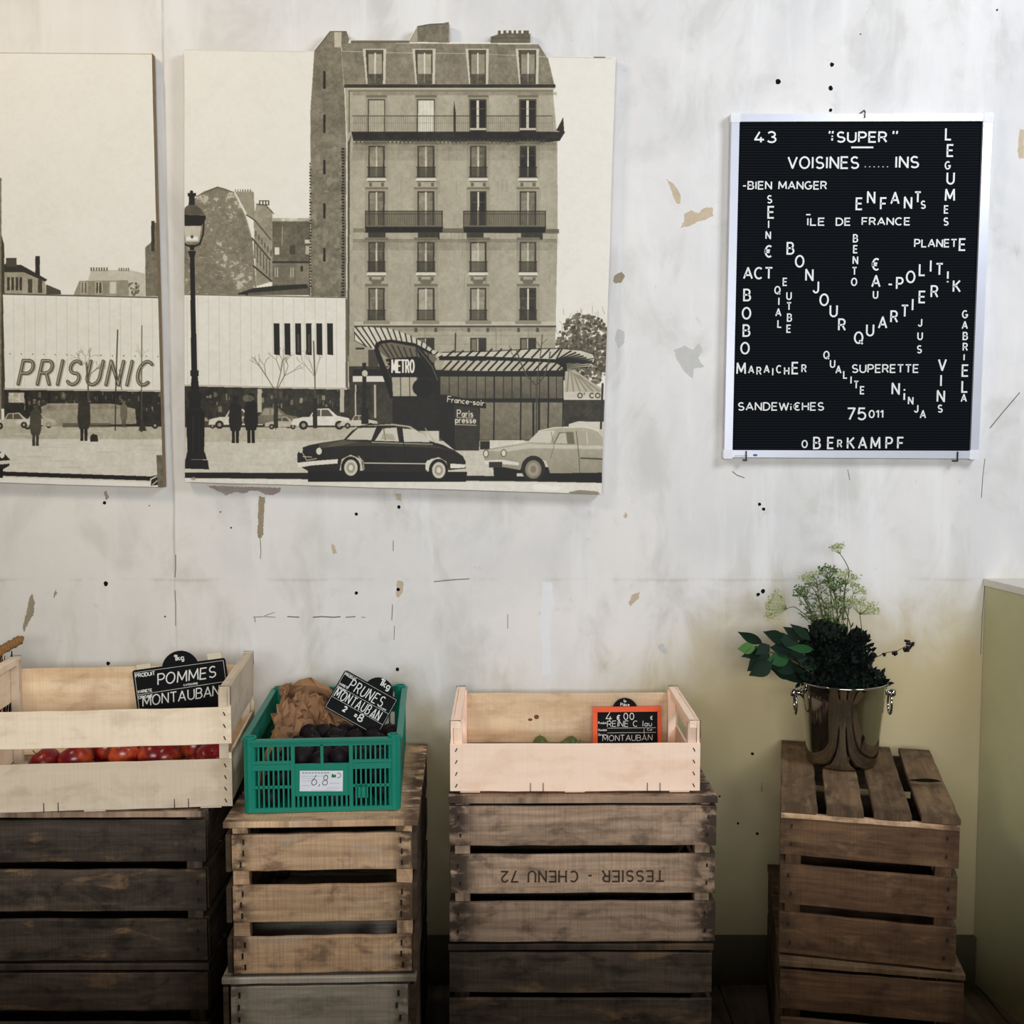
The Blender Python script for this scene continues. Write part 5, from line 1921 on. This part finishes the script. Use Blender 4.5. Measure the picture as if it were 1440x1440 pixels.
# paper label on the front
lab = MB()
lw, lh, ly = .092, .045, -.0012
lab.prism([(-.046, -.0225), (.046, -.0225), (.046, .0225), (-.046, .0225)], ly, .0, 0, M=Matrix.Translation((-.002, -GD / 2 + .003, .067)) @ Matrix.Rotation(math.radians(1.2), 4, 'Y'))
ML = Matrix.Translation((-.002, -GD / 2 + .003, .067)) @ Matrix.Rotation(math.radians(1.2), 4, 'Y')
lb2 = lab.build('paper_label', M['paper_label'], groot)
t = MB()
for k in range(9):
    t.stroke([(-.041 + k * .0066, .0182), (-.0362 + k * .0066, .0182)], .003, -.0016, -.001, 0, ML)
for k, (x0, x1) in enumerate([(-.042, .012), (-.042, -.018), (-.042, -.02), (.018, .04), (-.042, -.024), (.012, .036), (-.02, .03)]):
    zz = .011 - k * .0052
    t.stroke([(x0, zz), (x1, zz)], .0005, -.0016, -.001, 0, ML)
t.build('small_print', M['print_grey'], lb2)
t = MB()
t.prism([(.022, .008), (.031, .008), (.031, .0155), (.027, .013), (.024, .0165), (.022, .014)], -.0016, -.001, 0, M=ML)
t.build('green_mark', M['label_green'], lb2)
t = MB()
t.stroke(arc(.037, .0125, .0045, .0052, 140, -130, 10), .001, -.0016, -.001, 0, ML)
t.text('6,8', -.02, -.009, .022, .0012, -.0018, -.001, 0, ML, gap=.3, width=.034, slant=.15)
t.build('handwriting', M['pen'], lb2)


def gloc(u, v, z):
    """u from the crate's middle, v from its front"""
    c, s = math.cos(gyaw), math.sin(gyaw)
    yy = v - GD / 2
    return Vector((groot.location.x + u * c - yy * s, groot.location.y + u * s + yy * c, ZT + z))


# kraft paper lining: crumpled sheet along the left and back
def crumple(name, label, nu, nv, fn, mat, amp, seed):
    mb = MB()
    vs = []
    rc = random.Random(seed)
    for i in range(nu):
        for j in range(nv):
            u = min(1, max(0, (i + rc.uniform(-.35, .35)) / (nu - 1)))
            v = (j + rc.uniform(-.35, .35) * (0 < j < nv - 1)) / (nv - 1)
            p = Vector(fn(u, v))
            d = Vector((rc.uniform(-1, 1), rc.uniform(-1, 1), rc.uniform(-1, 1) * (.4 + v)))
            vs.append(p + d * amp)
    fs = []
    for i in range(nu - 1):
        for j in range(nv - 1):
            a, b, c, d = i * nv + j, (i + 1) * nv + j, (i + 1) * nv + j + 1, i * nv + j + 1
            fs += [(a, b, c), (a, c, d)] if rc.random() < .5 else [(a, b, d), (b, c, d)]
    mb.add(vs, fs)
    o = mb.build(name, mat)
    tag(o, label, 'paper')
    so = o.modifiers.new('thickness', 'SOLIDIFY')
    so.thickness = .0006
    return o


def lining(s, t):
    # s runs along the left wall (0) round the back (1); t from the floor up
    if s < .6:
        f = s / .6
        u, v = -GW / 2 + .022, .03 + f * (GD - .06)
    else:
        f = (s - .6) / .4
        u, v = -GW / 2 + .022 + f * .22, GD - .035
    top = .135 + .04 * math.sin(s * 3.1) + .012 * math.sin(s * 19)
    lean = t * t * .05
    if s < .6:
        u += lean * (1 - s)
    else:
        v -= lean * .4
    return gloc(u, v, .012 + t * top)


crumple('kraft_paper', 'crumpled brown paper lining inside the green plastic crate', 34, 12, lining, M['kraft'], .0062, 3)


def bagfold(s, t):
    # a loose flap standing up in front of the lining
    a = s * 1.0
    u = -.125 + .11 * a + .01 * math.sin(t * 5)
    v = .17 + .14 * a
    z = .03 + t * (.15 + .03 * math.sin(a * 3.1)) - .02 * a
    return gloc(u + t * .012, v + .05 * math.sin(a * 3) - .02 * t, z)


crumple('paper_bag', 'torn brown paper bag flap standing among the dark plums', 20, 15, bagfold, M['kraft'], .0072, 9)
pp = fruit('plum', '', 'plum', .022, M['plum'], 'dark plums in the green crate', 'plum')
sp = []
rp = random.Random(4)
for lay in range(3):
    for i in range(6):
        for j in range(8):
            u = -.105 + i * .046 + (.02 if (j + lay) % 2 else 0)
            v = .05 + j * .046
            if lay == 2 and (j > 5 or i > 5):
                continue
            if i == 0 and j > 1 and lay > 0:
                continue
            z = .009 + lay * .037
            if u > .135 or v > .43:
                continue
            sp.append((gloc(u + rp.uniform(-.004, .004), v + rp.uniform(-.004, .004), z + rp.uniform(0, .004)), (rp.uniform(-1, 1), rp.uniform(-.6, .6), rp.uniform(0, 6))))
# keep the layers that can be seen: top layer and those against the slots
sp = [s for k, s in enumerate(sp)]
scatter(pp, sp, 'dark purple plum in the green plastic crate')


# ------------------------------------------------------------------ price tags
def price_tag(label, c, w, h, roll, lean, yaw, kind, tabx, rnd):
    root = thing('price_tag', label, 'price tag', c)
    root.rotation_euler = Euler((lean, -roll, yaw), 'XYZ')
    r = .006 if kind != 'orange' else .003

    def rr(w, h, r):
        pts = []
        for a0_, sx, sz in ((0, 1, 1), (90, -1, 1), (180, -1, -1), (270, 1, -1)):
            pts += [(sx * (w / 2 - r) + r * math.cos(math.radians(a0_ + t_)), sz * (h / 2 - r) + r * math.sin(math.radians(a0_ + t_))) for t_ in (0, 30, 60, 90)]
        return pts
    MB().prism(rr(w, h, r), -.0015, .0015).build('plate', M['slate'], root)
    q0, q1 = -.0020, -.0012
    tr = h * .36 if kind != 'orange' else h * .30
    tz = h / 2 - tr * .28
    tb = MB()
    tb.prism([(tabx + tr * math.cos(i * math.pi / 14), tz + tr * math.sin(i * math.pi / 14)) for i in range(28)], .0016, .0042)
    tab = tb.build('round_tab', M['slate'], root)
    pr, ck = MB(), MB()
    if kind == 'orange':
        for x0, x1, z0, z1 in ((-w / 2 - .001, w / 2 + .001, h / 2 - .011, h / 2 + .002), (-w / 2 - .001, -w / 2 + .011, -h / 2, h / 2 - .01), (w / 2 - .008, w / 2 + .001, -h / 2, h / 2 - .01), (-w / 2, w / 2, -h / 2 - .001, -h / 2 + .01)):
            fr = MB()
            fr.box(((x0 + x1) / 2, -.0005, (z0 + z1) / 2), (x1 - x0, .007, z1 - z0))
            fr.build('frame_bar', M['orange'], root)
        tt = MB()
        tt.text('la', tabx, tz + tr * .68, .0070, .0014, .0008, .002, 0, align='c')
        tt.text('Pi\u00e8ce', tabx, tz + tr * .38, .0075, .0014, .0008, .002, 0, align='c')
        tt.build('tab_text', M['chalk'], tab)
        W2 = w / 2 - .012
        z = h / 2 - .012
        ck.text('4', -W2 + .022, z - .022, .023, .0018, q0, q1, rnd=rnd, jit=.02, slant=.2)
        pr.text('\u20ac', -W2 + .048, z - .020, .012, .0026, q0, q1)
        ck.text('00', -W2 + .066, z - .019, .016, .0018, q0, q1, rnd=rnd, jit=.03, gap=.35)
        pr.text('\u20ac', W2 - .014, z - .019, .008, .0018, q0, q1)
        pr.text('Produit', -W2 + .001, z - .029, .0055, .0010, q0, q1, width=.021)
        ck.text('REINE C lau', -W2 + .024, z - .036, .014, .0014, q0, q1, rnd=rnd, jit=.03, width=.112, slant=.06)
        pr.stroke([(-W2 + .024, z - .040), (W2, z - .040)], .0008, q0, q1)
        pr.text('Vari\u00e9t\u00e9', -W2 + .001, z - .047, .0055, .0010, q0, q1, width=.021)
        pr.text('Cal', W2 - .022, z - .047, .005, .0008, q0, q1, width=.012)
        pr.stroke([(-W2 + .024, z - .052), (W2, z - .052)], .0008, q0, q1)
        pr.stroke([(W2 - .030, z - .042), (W2 - .030, z - .062)], .0008, q0, q1)
        pr.text('Origine', -W2 + .001, z - .059, .0055, .0010, q0, q1, width=.021)
        ck.text('MONTAUBAN', -W2 + .012, z - .072, .014, .0014, q0, q1, rnd=rnd, jit=.03, width=.125, slant=.05)
    else:
        s = w / .225
        L = -w / 2
        zt = h / 2
        # thin printed border
        bw = .0008 * s
        x0, x1, z0, z1 = L + .005 * s, -L - .005 * s, -h / 2 + .005 * s, zt - .006 * s
        pr.stroke([(x0, z1), (x1, z1), (x1, z0), (x0, z0), (x0, z1)], bw, q0, q1)
        pr.text('PRODUIT', L + .007 * s, zt - .018 * s, .0085 * s, .0019 * s, q0, q1, width=.046 * s)
        big = kind == 'pommes'
        if big:
            pr.text('VARIETE', L + .007 * s, zt - .057 * s, .0065 * s, .0015 * s, q0, q1, width=.034 * s)
            pr.stroke([(L + .006 * s, zt - .061 * s), (-L - .006 * s, zt - .058 * s)], .0009 * s, q0, q1)
            pr.text('CATEGORIE', L + .118 * s, zt - .055 * s, .004 * s, .001 * s, q0, q1, width=.034 * s)
            pr.text('ORIGINE', L + .007 * s, zt - .071 * s, .0065 * s, .0015 * s, q0, q1, width=.034 * s)
            ck.text('POMMES', L + .058 * s, zt - .044 * s, .026 * s, .0030 * s, q0, q1, rnd=rnd, jit=.03, width=.140 * s, slant=.16)
            ck.text('MONTAUBAN', L + .016 * s, zt - .090 * s, .024 * s, .0028 * s, q0, q1, rnd=rnd, jit=.03, width=.185 * s, slant=.14)
            tt = MB()
            tt.text('1kg', tabx, tz + tr * .48, .014 * s, .0026 * s, .0008, .002, 0, align='c', gap=.2)
        else:
            pr.text('VARIETE', L + .007 * s, zt - .058 * s, .0075 * s, .0016 * s, q0, q1, width=.036 * s)
            pr.text('ORIGINE', L + .007 * s, zt - .072 * s, .0075 * s, .0016 * s, q0, q1, width=.036 * s)
            pr.stroke([(L + .005 * s, zt - .064 * s), (-L - .005 * s, zt - .064 * s)], .0010 * s, q0, q1)
            pr.stroke([(L + .005 * s, zt - .108 * s), (-L - .005 * s, zt - .108 * s)], .0010 * s, q0, q1)
            pr.text('CALIBRE', -L - .05 * s, zt - .060 * s, .005 * s, .001 * s, q0, q1, width=.030 * s)
            pr.text('PRIX AU KG', -L - .06 * s, zt - .104 * s, .005 * s, .001 * s, q0, q1, width=.034 * s)
            ck.text('PRUNES', L + .044 * s, zt - .056 * s, .038 * s, .0036 * s, q0, q1, rnd=rnd, jit=.04, gap=.34, width=.138 * s, slant=.1)
            ck.text('MONTAUBAN', L + .012 * s, zt - .104 * s, .034 * s, .0034 * s, q0, q1, rnd=rnd, jit=.05, gap=.34, width=.186 * s, slant=.06)
            ck.text('2', L + .066 * s, zt - .134 * s, .018 * s, .005 * s, q0, q1)
            ck.text('=8', L + .112 * s, zt - .138 * s, .026 * s, .0046 * s, q0, q1, width=.034 * s)
            tt = MB()
            tt.text('1kg', tabx + tr * .15, tz + tr * .50, .026 * s, .0042 * s, .0008, .002, 0, align='c', gap=.2)
        tt.build('tab_text', M['chalk'], tab)
    pr.build('printed_lettering', M['chalk'], root)
    ck.build('chalk_writing', M['chalk'], root)
    return root


rt = random.Random(2)
# apples tag, in front of the crate's back board
pY = 2.775
tp = tat(955, pY)
pc = at(256, 969, pY)
tgA = price_tag('black slate price tag reading POMMES in the apple crate', pc, 129 * tp, .125, math.radians(7.0), math.radians(-5), math.radians(5.5), 'pommes', .002, rt)
for lx, zz in ((-.085, .066), (.088, .070)):
    cl = MB()
    cl.box((lx, .006, zz), (.034, .012, .016))
    cl.box((lx, .012, zz - .02), (.03, .003, .05))
    cl.build('clip', M['ivory'], tgA)
# plums tag
pY = 2.66
tp = tat(985, pY)
pc = at(508, 989, pY)
price_tag('black slate price tag reading PRUNES tilted in the green crate', pc, 86 * tp, 60 * tp, math.radians(-29), math.radians(-16), math.radians(-3), 'prunes', .022, rt)
# orange tag
pY = 2.83
tp = tat(1010, pY)
pc = at(881.5, 1024.6, pY)
tgC = price_tag('orange framed black price tag in the pinkish crate', pc, 95 * tp, .108, math.radians(.6), math.radians(-4), 0, 'orange', -.004, rt)

# ------------------------------------------------------------------ dry twigs behind the left end of the apple crate
rt2 = random.Random(8)
tw = thing('twig_bundle', 'bundle of dry brown twigs standing against the left end of apple crate', 'twigs', (-1.285, 2.66, ZT))
q = MB()
for i in range(150):
    x0, y0 = rt2.uniform(-.07, .03), rt2.uniform(-.16, .16)
    pts = [Vector((x0, y0, .0))]
    lean = Vector((rt2.uniform(-.1, .35), rt2.uniform(-.2, .2), 1))
    L = rt2.uniform(.2, .29)
    for k in range(1, 6):
        p = Vector((x0, y0, 0)) + lean * (L * k / 5) + Vector((rt2.uniform(-.008, .008), rt2.uniform(-.008, .008), 0))
        p.x = min(p.x, .052 + .10 * -(p.y) * .9)
        pts.append(p)
    q.tube(pts, rt2.uniform(.002, .0045), 5, 0 if i % 3 else 1, .0015)
q.build('twigs', [M['twig'], M['twig_dark']], tw)
q = MB()
for k in range(3):
    pts = [(.050 + .007 * math.cos(t * 1.5 + k * 2.1), -.17 + t * .0112, .277 + .007 * math.sin(t * 1.5 + k * 2.1) + .0006 * t) for t in range(31)]
    q.tube(pts, .0062, 7)
q.build('braid', M['twig'], tw)

# ------------------------------------------------------------------ bucket
bp = at(1183, 1074, 2.775)
BX, BYY = bp.x, 2.775
BZ = 2 * H1 + .0015
bk = thing('ice_bucket', 'polished metal wine bucket with ring handles holding flowers', 'bucket', (BX, BYY, BZ))
prof = [(0.0, .002), (.080, 0), (.0845, .003), (.0865, .012), (.089, .05), (.0945, .11), (.1005, .165), (.1045, .196), (.1075, .2005), (.1085, .204), (.1065, .2065), (.1035, .204), (.1015, .195), (.0925, .11), (.086, .05), (.083, .016), (0.0, .013)]
MB().lathe(prof, 64).build('body', M['steel'], bk)
for s in (-1, 1):
    hb = MB()
    x0 = s * .101
    hb.lathe([(0, 0), (.014, .0), (.015, .003), (.012, .006), (.007, .009), (.007, .020), (.0095, .022), (.0105, .027), (.0085, .032), (0, .034)], 16)
    for i, v in enumerate(hb.v):
        hb.v[i] = (x0 - s * .004 + s * v[2], v[1], .172 + v[0])
    hb.build('handle_boss', M['steel'], bk)
    rg = MB()
    pts = [(x0 + s * .016 + .006 * math.cos(a) * .35, .024 * math.cos(a) * .85, .145 + .026 * math.sin(a)) for a in [2 * math.pi * i / 24 for i in range(25)]]
    rg.tube(pts, .003, 8, cap=False)
    rg.build('ring_handle', M['steel'], bk, rot=None)


# ------------------------------------------------------------------ flowers in the bucket
rb = random.Random(12)


def P(cx, cy, dy=0.0):
    """point from the bouquet close-up (4x), at the bucket's depth + dy"""
    return at(1000 + cx / 4.0, 740 + cy / 4.0, BYY + dy)


def bez(a, b, c, n=10):
    return [a * (1 - t) ** 2 + b * (2 * t * (1 - t)) + c * t * t for t in [i / n for i in range(n + 1)]]


def leaf(mb, base, tip, w, mat=0, n=Vector((0, -1, .25)), fold=.18, curl=.1):
    d = tip - base
    L = d.length
    d.normalize()
    s = d.cross(n)
    s.normalize()
    u = s.cross(d)
    prof = [0, .55, .88, 1.0, .92, .66, .3, 0]
    vs = []
    m = len(prof)
    for i, k in enumerate(prof):
        t = i / (m - 1)
        c = base + d * (L * t) + u * (-curl * L * (t - .3) ** 2 + .0)
        for q in (-1, 0, 1):
            vs.append(c + s * (q * k * w / 2) + u * (fold * w * .5 * abs(q) * k))
    fs = []
    for i in range(m - 1):
        fs += [(i * 3, i * 3 + 1, (i + 1) * 3 + 1, (i + 1) * 3), (i * 3 + 1, i * 3 + 2, (i + 1) * 3 + 2, (i + 1) * 3 + 1)]
    mb.add(vs, fs, mat, smooth=True)


def base_in_bucket(x=0, y=0):
    return Vector((BX + x, BYY + y, BZ + .02))


# leafy branches at the left: each branch a thing with stem and leaves
leaves = [
    ([(290, 660, 150, 595, 52, 0), (250, 685, 146, 690, 58, 2), (300, 690, 172, 735, 62, 0), (330, 720, 200, 815, 92, 0), (345, 765, 212, 842, 84, 0), (440, 745, 308, 758, 76, 1), (330, 670, 250, 720, 60, 0)],
     'leafy branch reaching furthest out left of the bucket, one leaf light green', (300, 700)),
    ([(420, 650, 296, 592, 66, 0), (460, 660, 310, 610, 70, 0), (500, 690, 372, 610, 74, 0), (520, 640, 405, 565, 56, 0), (560, 640, 446, 548, 50, 0), (580, 695, 430, 682, 44, 1), (450, 700, 330, 680, 70, 0)],
     'dark leafy branch rising above the left rim of the bucket', (440, 660)),
    ([(500, 800, 310, 775, 80, 0), (540, 770, 380, 700, 80, 0), (470, 840, 335, 800, 70, 0), (560, 850, 392, 850, 60, 0), (520, 740, 420, 640, 70, 0), (600, 800, 470, 730, 80, 0), (580, 860, 470, 800, 70, 0)],
     'dark leafy branch hanging low over the left rim of the bucket', (460, 800)),
]
for bi, (lv, label, mid) in enumerate(leaves):
    b0 = base_in_bucket(-.03, -.03 + .02 * bi)
    root = thing('leafy_branch', label, 'branch', b0, 0, 'leafy branches in the bucket')
    st = MB()
    rim = Vector((BX - .07, BYY - .02 + .015 * bi, BZ + .215))
    endp = P(mid[0], mid[1], -.03 + .02 * bi)
    tipp = P(lv[0][0], lv[0][1], -.04 + .02 * bi)
    pts = [b0 - b0] + [p - b0 for p in bez(rim, (rim + endp) / 2 + Vector((0, 0, .02)), endp, 5)] + [tipp - b0]
    st.tube(pts, .0028, 6, 0, .0015)
    stem = st.build('stem', M['brown_stem'], root)
    for (x0, y0, x1, y1, w, tone) in lv:
        dy = -.05 + .02 * bi + rb.uniform(-.02, .02)
        l = MB()
        a, b = P(x0, y0, dy + rb.uniform(-.01, .01)), P(x1, y1, dy + rb.uniform(-.025, .005))
        leaf(l, a - b0, b - b0, w / 4 * .00172 * 1.15, 0, Vector((rb.uniform(-.3, .3), -1, rb.uniform(.0, .6))))
        # short petiole back to the stem
        near = min(pts, key=lambda p: (p - (a - b0)).length)
        l.tube([a - b0, (a - b0) * .5 + near * .5, near], .0010, 5)
        o = l.build('leaf', [M['leaf_dark'], M['leaf_mid'], M['leaf_light']][tone], root)
        if tone == 2:
            o['label'] = 'light green leaf'

# dense dark herbs in the middle
hb0 = base_in_bucket(.01, 0)
herb = thing('herb_bunch', 'dense dark bunch of small-leaved herbs filling the bucket', 'herbs', hb0)
st, fo = MB(), MB()
cl = [(640, 620, 95, 85), (700, 720, 150, 120), (600, 780, 120, 110), (770, 660, 90, 90), (800, 780, 90, 110), (690, 840, 170, 70), (840, 700, 50, 90), (560, 700, 70, 80), (560, 850, 80, 50), (870, 850, 60, 45), (930, 862, 55, 40), (640, 870, 120, 40)]
for k, (cx, cy, rx, ry) in enumerate(cl):
    c = P(cx, cy)
    for i in range(7):
        a = c + Vector((rb.uniform(-.02, .02), rb.uniform(-.04, .04), rb.uniform(-.01, .02)))
        mid = Vector((BX + rb.uniform(-.05, .05), BYY + rb.uniform(-.05, .05), BZ + .19))
        st.tube([p - hb0 for p in [Vector((BX + rb.uniform(-.03, .03), BYY + rb.uniform(-.03, .03), BZ + .02))] + bez(mid, (mid + a) / 2, a, 4)], .0012, 4)
    n = int(rx * ry / 40)
    for i in range(n):
        th, ph = rb.uniform(0, 6.283), math.acos(rb.uniform(-1, 1))
        rr = rb.uniform(.45, 1.0) ** .6
        d = Vector((math.sin(ph) * math.cos(th), math.sin(ph) * math.sin(th), math.cos(ph)))
        p = c + Vector((d.x * rx / 4 * .00172 * rr, d.y * .055 * rr, d.z * ry / 4 * .00172 * rr))
        dd = (d + Vector((rb.uniform(-.8, .8), rb.uniform(-.8, .8), rb.uniform(-.3, .9)))).normalized()
        leaf(fo, p - hb0, p + dd * rb.uniform(.012, .022) - hb0, rb.uniform(.007, .012), 0, Vector((rb.uniform(-1, 1), -1, rb.uniform(-.5, 1))))
st.build('stems', M['leaf_dark'], herb)
fo.build('foliage', M['bush'], herb)
dk = MB()
for i in range(90):
    th, ph = rb.uniform(0, 6.283), math.acos(rb.uniform(-.2, 1))
    d = Vector((math.sin(ph) * math.cos(th), math.sin(ph) * math.sin(th), math.cos(ph)))
    dk.ball(P(632, 600, -.03) + d * .028 - hb0, rb.uniform(.006, .009), 6, 4)
dk.build('flower_head', M['bush'], herb)


# fennel: stalks with umbels, each stalk a thing
def umbel_stalk(label, pts, axis, spread, L, nr, dy, heads=6, mat='umbel', stem_r=.0016):
    b0 = base_in_bucket(.02 + rb.uniform(-.03, .03), dy * .5)
    root = thing('fennel_stalk', label, 'fennel', b0, 0, 'fennel stalks in the bucket')
    w = [P(x, y, dy) for x, y in pts]
    path = [Vector((0, 0, 0))]
    for i in range(len(w)):
        path.append(w[i] - b0)
    sm = []
    for i in range(len(path) - 1):
        p0, p1, p2, p3 = path[max(i - 1, 0)], path[i], path[i + 1], path[min(i + 2, len(path) - 1)]
        for k in range(5):
            t = k / 5
            sm.append(.5 * ((2 * p1) + (p2 - p0) * t + (2 * p0 - 5 * p1 + 4 * p2 - p3) * t * t + (3 * p1 - p0 - 3 * p2 + p3) * t ** 3))
    sm.append(path[-1])
    st = MB()
    st.tube(sm, stem_r, 6, 0, stem_r * .6)
    st.build('stem', M['stem'], root)
    um = MB()
    top = w[-1] - b0
    ax = Vector(axis).normalized()
    s1 = ax.cross(Vector((.1, .9, .2))).normalized()
    s2 = ax.cross(s1)
    for i in range(nr):
        a = 2.4 * i
        k = math.sqrt((i + .5) / nr) * spread
        d = (ax + s1 * (k * math.cos(a)) + s2 * (k * math.sin(a))).normalized()
        e = top + d * (L * rb.uniform(.85, 1.05))
        m_ = top + d * (L * .5) + ax * (-.08 * L)
        um.tube(bez(top, m_, e, 3), .0007, 4)
        for j in range(heads):
            o = Vector((rb.uniform(-1, 1), rb.uniform(-1, 1), rb.uniform(-1, 1))) * (.0045 + L * .06)
            um.ball(e + o + ax * .002, rb.uniform(.0015, .0026), 5, 3)
    um.build('umbel', M[mat], root)
    return root


umbel_stalk('tallest fennel stalk, its small umbel above all the others', [(770, 830), (790, 600), (745, 420), (775, 270), (760, 210), (725, 155)], (-.35, 0, 1), 1.0, .022, 9, .0, 7)
umbel_stalk('fennel stalk with wide umbel tilted right over the bucket rim', [(862, 800), (858, 680), (845, 560), (836, 495)], (.35, -.1, 1), 2.0, .042, 24, -.02, 6)
umbel_stalk('fennel stalk with wide umbel tipped to the far left', [(700, 800), (640, 560), (540, 505), (470, 455), (425, 465)], (-1, -.1, .35), 1.4, .046, 28, -.01, 6)
umbel_stalk('fennel stalk with umbel high at the left of the flowers', [(690, 800), (640, 560), (600, 400), (560, 330)], (-.25, 0, 1), 1.2, .028, 12, .02, 6)
umbel_stalk('fennel stalk with loose greenish umbel left of centre', [(680, 800), (600, 520), (530, 400)], (-.5, -.1, 1), 1.3, .030, 13, -.03, 6, 'frond')
umbel_stalk('fennel stalk with full green umbel in the middle of the flowers', [(720, 800), (715, 520), (690, 370)], (0, -.1, 1), 1.2, .034, 16, .0, 6, 'frond')
umbel_stalk('fennel stalk with drooping pale umbel right of centre', [(760, 800), (770, 500), (800, 380)], (.6, 0, .8), 1.2, .026, 11, .02, 6)
umbel_stalk('fennel stalk with low pale umbel just above the dark herbs', [(740, 800), (745, 560), (730, 470)], (.2, -.3, 1), 1.5, .032, 14, .01, 6)
umbel_stalk('fennel stalk with dull green umbel high in the middle', [(720, 800), (690, 520), (660, 300)], (-.1, 0, 1), 1.2, .032, 15, .03, 6, 'frond')
umbel_stalk('fennel stalk with pale umbel beside the tall bending stem', [(730, 800), (745, 500), (755, 330)], (.2, -.1, 1), 1.3, .034, 15, -.01, 6)
# feathery foliage of the fennel
f0 = base_in_bucket(0, .01)
fr = thing('fennel_fronds', 'feathery green fennel leaves between the umbels', 'fennel', f0)
st, fe = MB(), MB()
for k in range(15):
    x1, y1 = rb.uniform(470, 800), rb.uniform(300, 470)
    if x1 < 560:
        y1 += 60
    e = P(x1, y1, rb.uniform(-.05, .05))
    b = P(rb.uniform(660, 760), 740, rb.uniform(-.02, .02))
    pth = bez(b, (b + e) / 2 + Vector((rb.uniform(-.01, .01), 0, .015)), e, 8)
    st.tube([Vector((0, 0, 0))] + [p - f0 for p in pth], .0011, 5, 0, .0006)
    for i in range(3, 9):
        for s in range(4):
            d = Vector((rb.uniform(-1, 1), rb.uniform(-1, 1), rb.uniform(-.2, 1))).normalized()
            L = rb.uniform(.012, .024)
            q0 = pth[i]
            fe.tube([q0 - f0, q0 + d * L * .6 - f0, q0 + d * L + Vector((0, 0, -.002)) - f0], .0008, 3, 0, .0004)
            for s2 in range(3):
                d2 = (d + Vector((rb.uniform(-1, 1), rb.uniform(-1, 1), rb.uniform(-1, 1)))).normalized()
                fe.tube([q0 + d * L * .5 - f0, q0 + d * L * .5 + d2 * L * .5 - f0], .0007, 3, 0, .0004)
st.build('stems', M['stem'], fr)
fe.build('feathers', M['frond'], fr)
# berry sprig to the right
s0 = base_in_bucket(.05, -.02)
sg = thing('berry_sprig', 'thin sprig with dark berries reaching out right of the bucket', 'sprig', s0)
pth = [P(860, 830, -.03), P(885, 785, -.04), P(925, 738, -.05), (P(990, 710, -.055)), P(1050, 700, -.06), P(1100, 672, -.06), P(1115, 650, -.06)]
st = MB()
st.tube([Vector((0, 0, 0))] + [p - s0 for p in pth], .0014, 6, 0, .0009)
st.build('stem', M['brown_stem'], sg)
for cx, cy, r in ((890, 790, 17), (900, 770, 9), (972, 722, 12), (1033, 716, 17), (1098, 690, 20), (1108, 655, 17), (1132, 662, 14), (1095, 645, 9), (1120, 680, 12)):
    b = MB()
    c = P(cx, cy, -.055) - s0
    rr = r / 4 * .0017
    for i in range(9):
        d = Vector((rb.uniform(-1, 1), rb.uniform(-1, 1), rb.uniform(-1, 1))).normalized()
        b.ball(c + d * rr * .55, rr * .55, 6, 4)
    near = min(pth, key=lambda p: (p - s0 - c).length) - s0
    b.tube([near, c], .0008, 4)
    b.build('berry', M['berry'], sg)
# frilly dark leaf over the right rim
k0 = base_in_bucket(.06, -.01)
kl = thing('frilly_leaf', 'dark frilly leaf lying over the right rim of the bucket', 'leaf', k0)
mb = MB()
vs = []
for i in range(16):
    for j in range(7):
        u, v = i / 15, j / 6
        c = P(845 + 140 * u, 880 - 45 * math.sin(u * 2.0) - 55 * (1 - u) * v + 10 * u, -.03 + .06 * v)
        c = c + Vector((0, 0, .006 * math.sin(u * 26 + j) * (.3 + v) + .012 * v * (1 - u)))
        vs.append(c - k0)
mb.add(vs, [(i * 7 + j, (i + 1) * 7 + j, (i + 1) * 7 + j + 1, i * 7 + j + 1) for i in range(15) for j in range(6)], smooth=True)
mb.build('blade', M['bush'], kl)
MB().tube([Vector((0, 0, 0)), P(845, 890, -.01) - k0, P(900, 870, 0) - k0], .0025, 6).build('stalk', M['leaf_dark'], kl)
# loose leaf on the crate top
lf = MB()
pz = BZ + .001
a = at(1274, 1097, 2.60)
cx0, cy0 = a.x, 2.60
zl = pz
vs = []
for i in range(12):
    for j in range(4):
        u, v = i / 11, j / 3
        wv = math.sin(math.pi * min(1, u * 1.0)) * .5 + .12
        vs.append(Vector((cx0 + u * .085, cy0 + .01 - v * .03 * wv - .012 * math.sin(math.pi * u) - .012 * u, zl + .003 + .014 * v * math.sin(math.pi * u))))
lf.add(vs, [(i * 4 + j, i * 4 + j + 1, (i + 1) * 4 + j + 1, (i + 1) * 4 + j) for i in range(11) for j in range(3)], smooth=True)
tag(lf.build('fallen_leaf', M['leaf_dark']), 'dark green fallen leaf on the crate top right of the bucket', 'leaf')
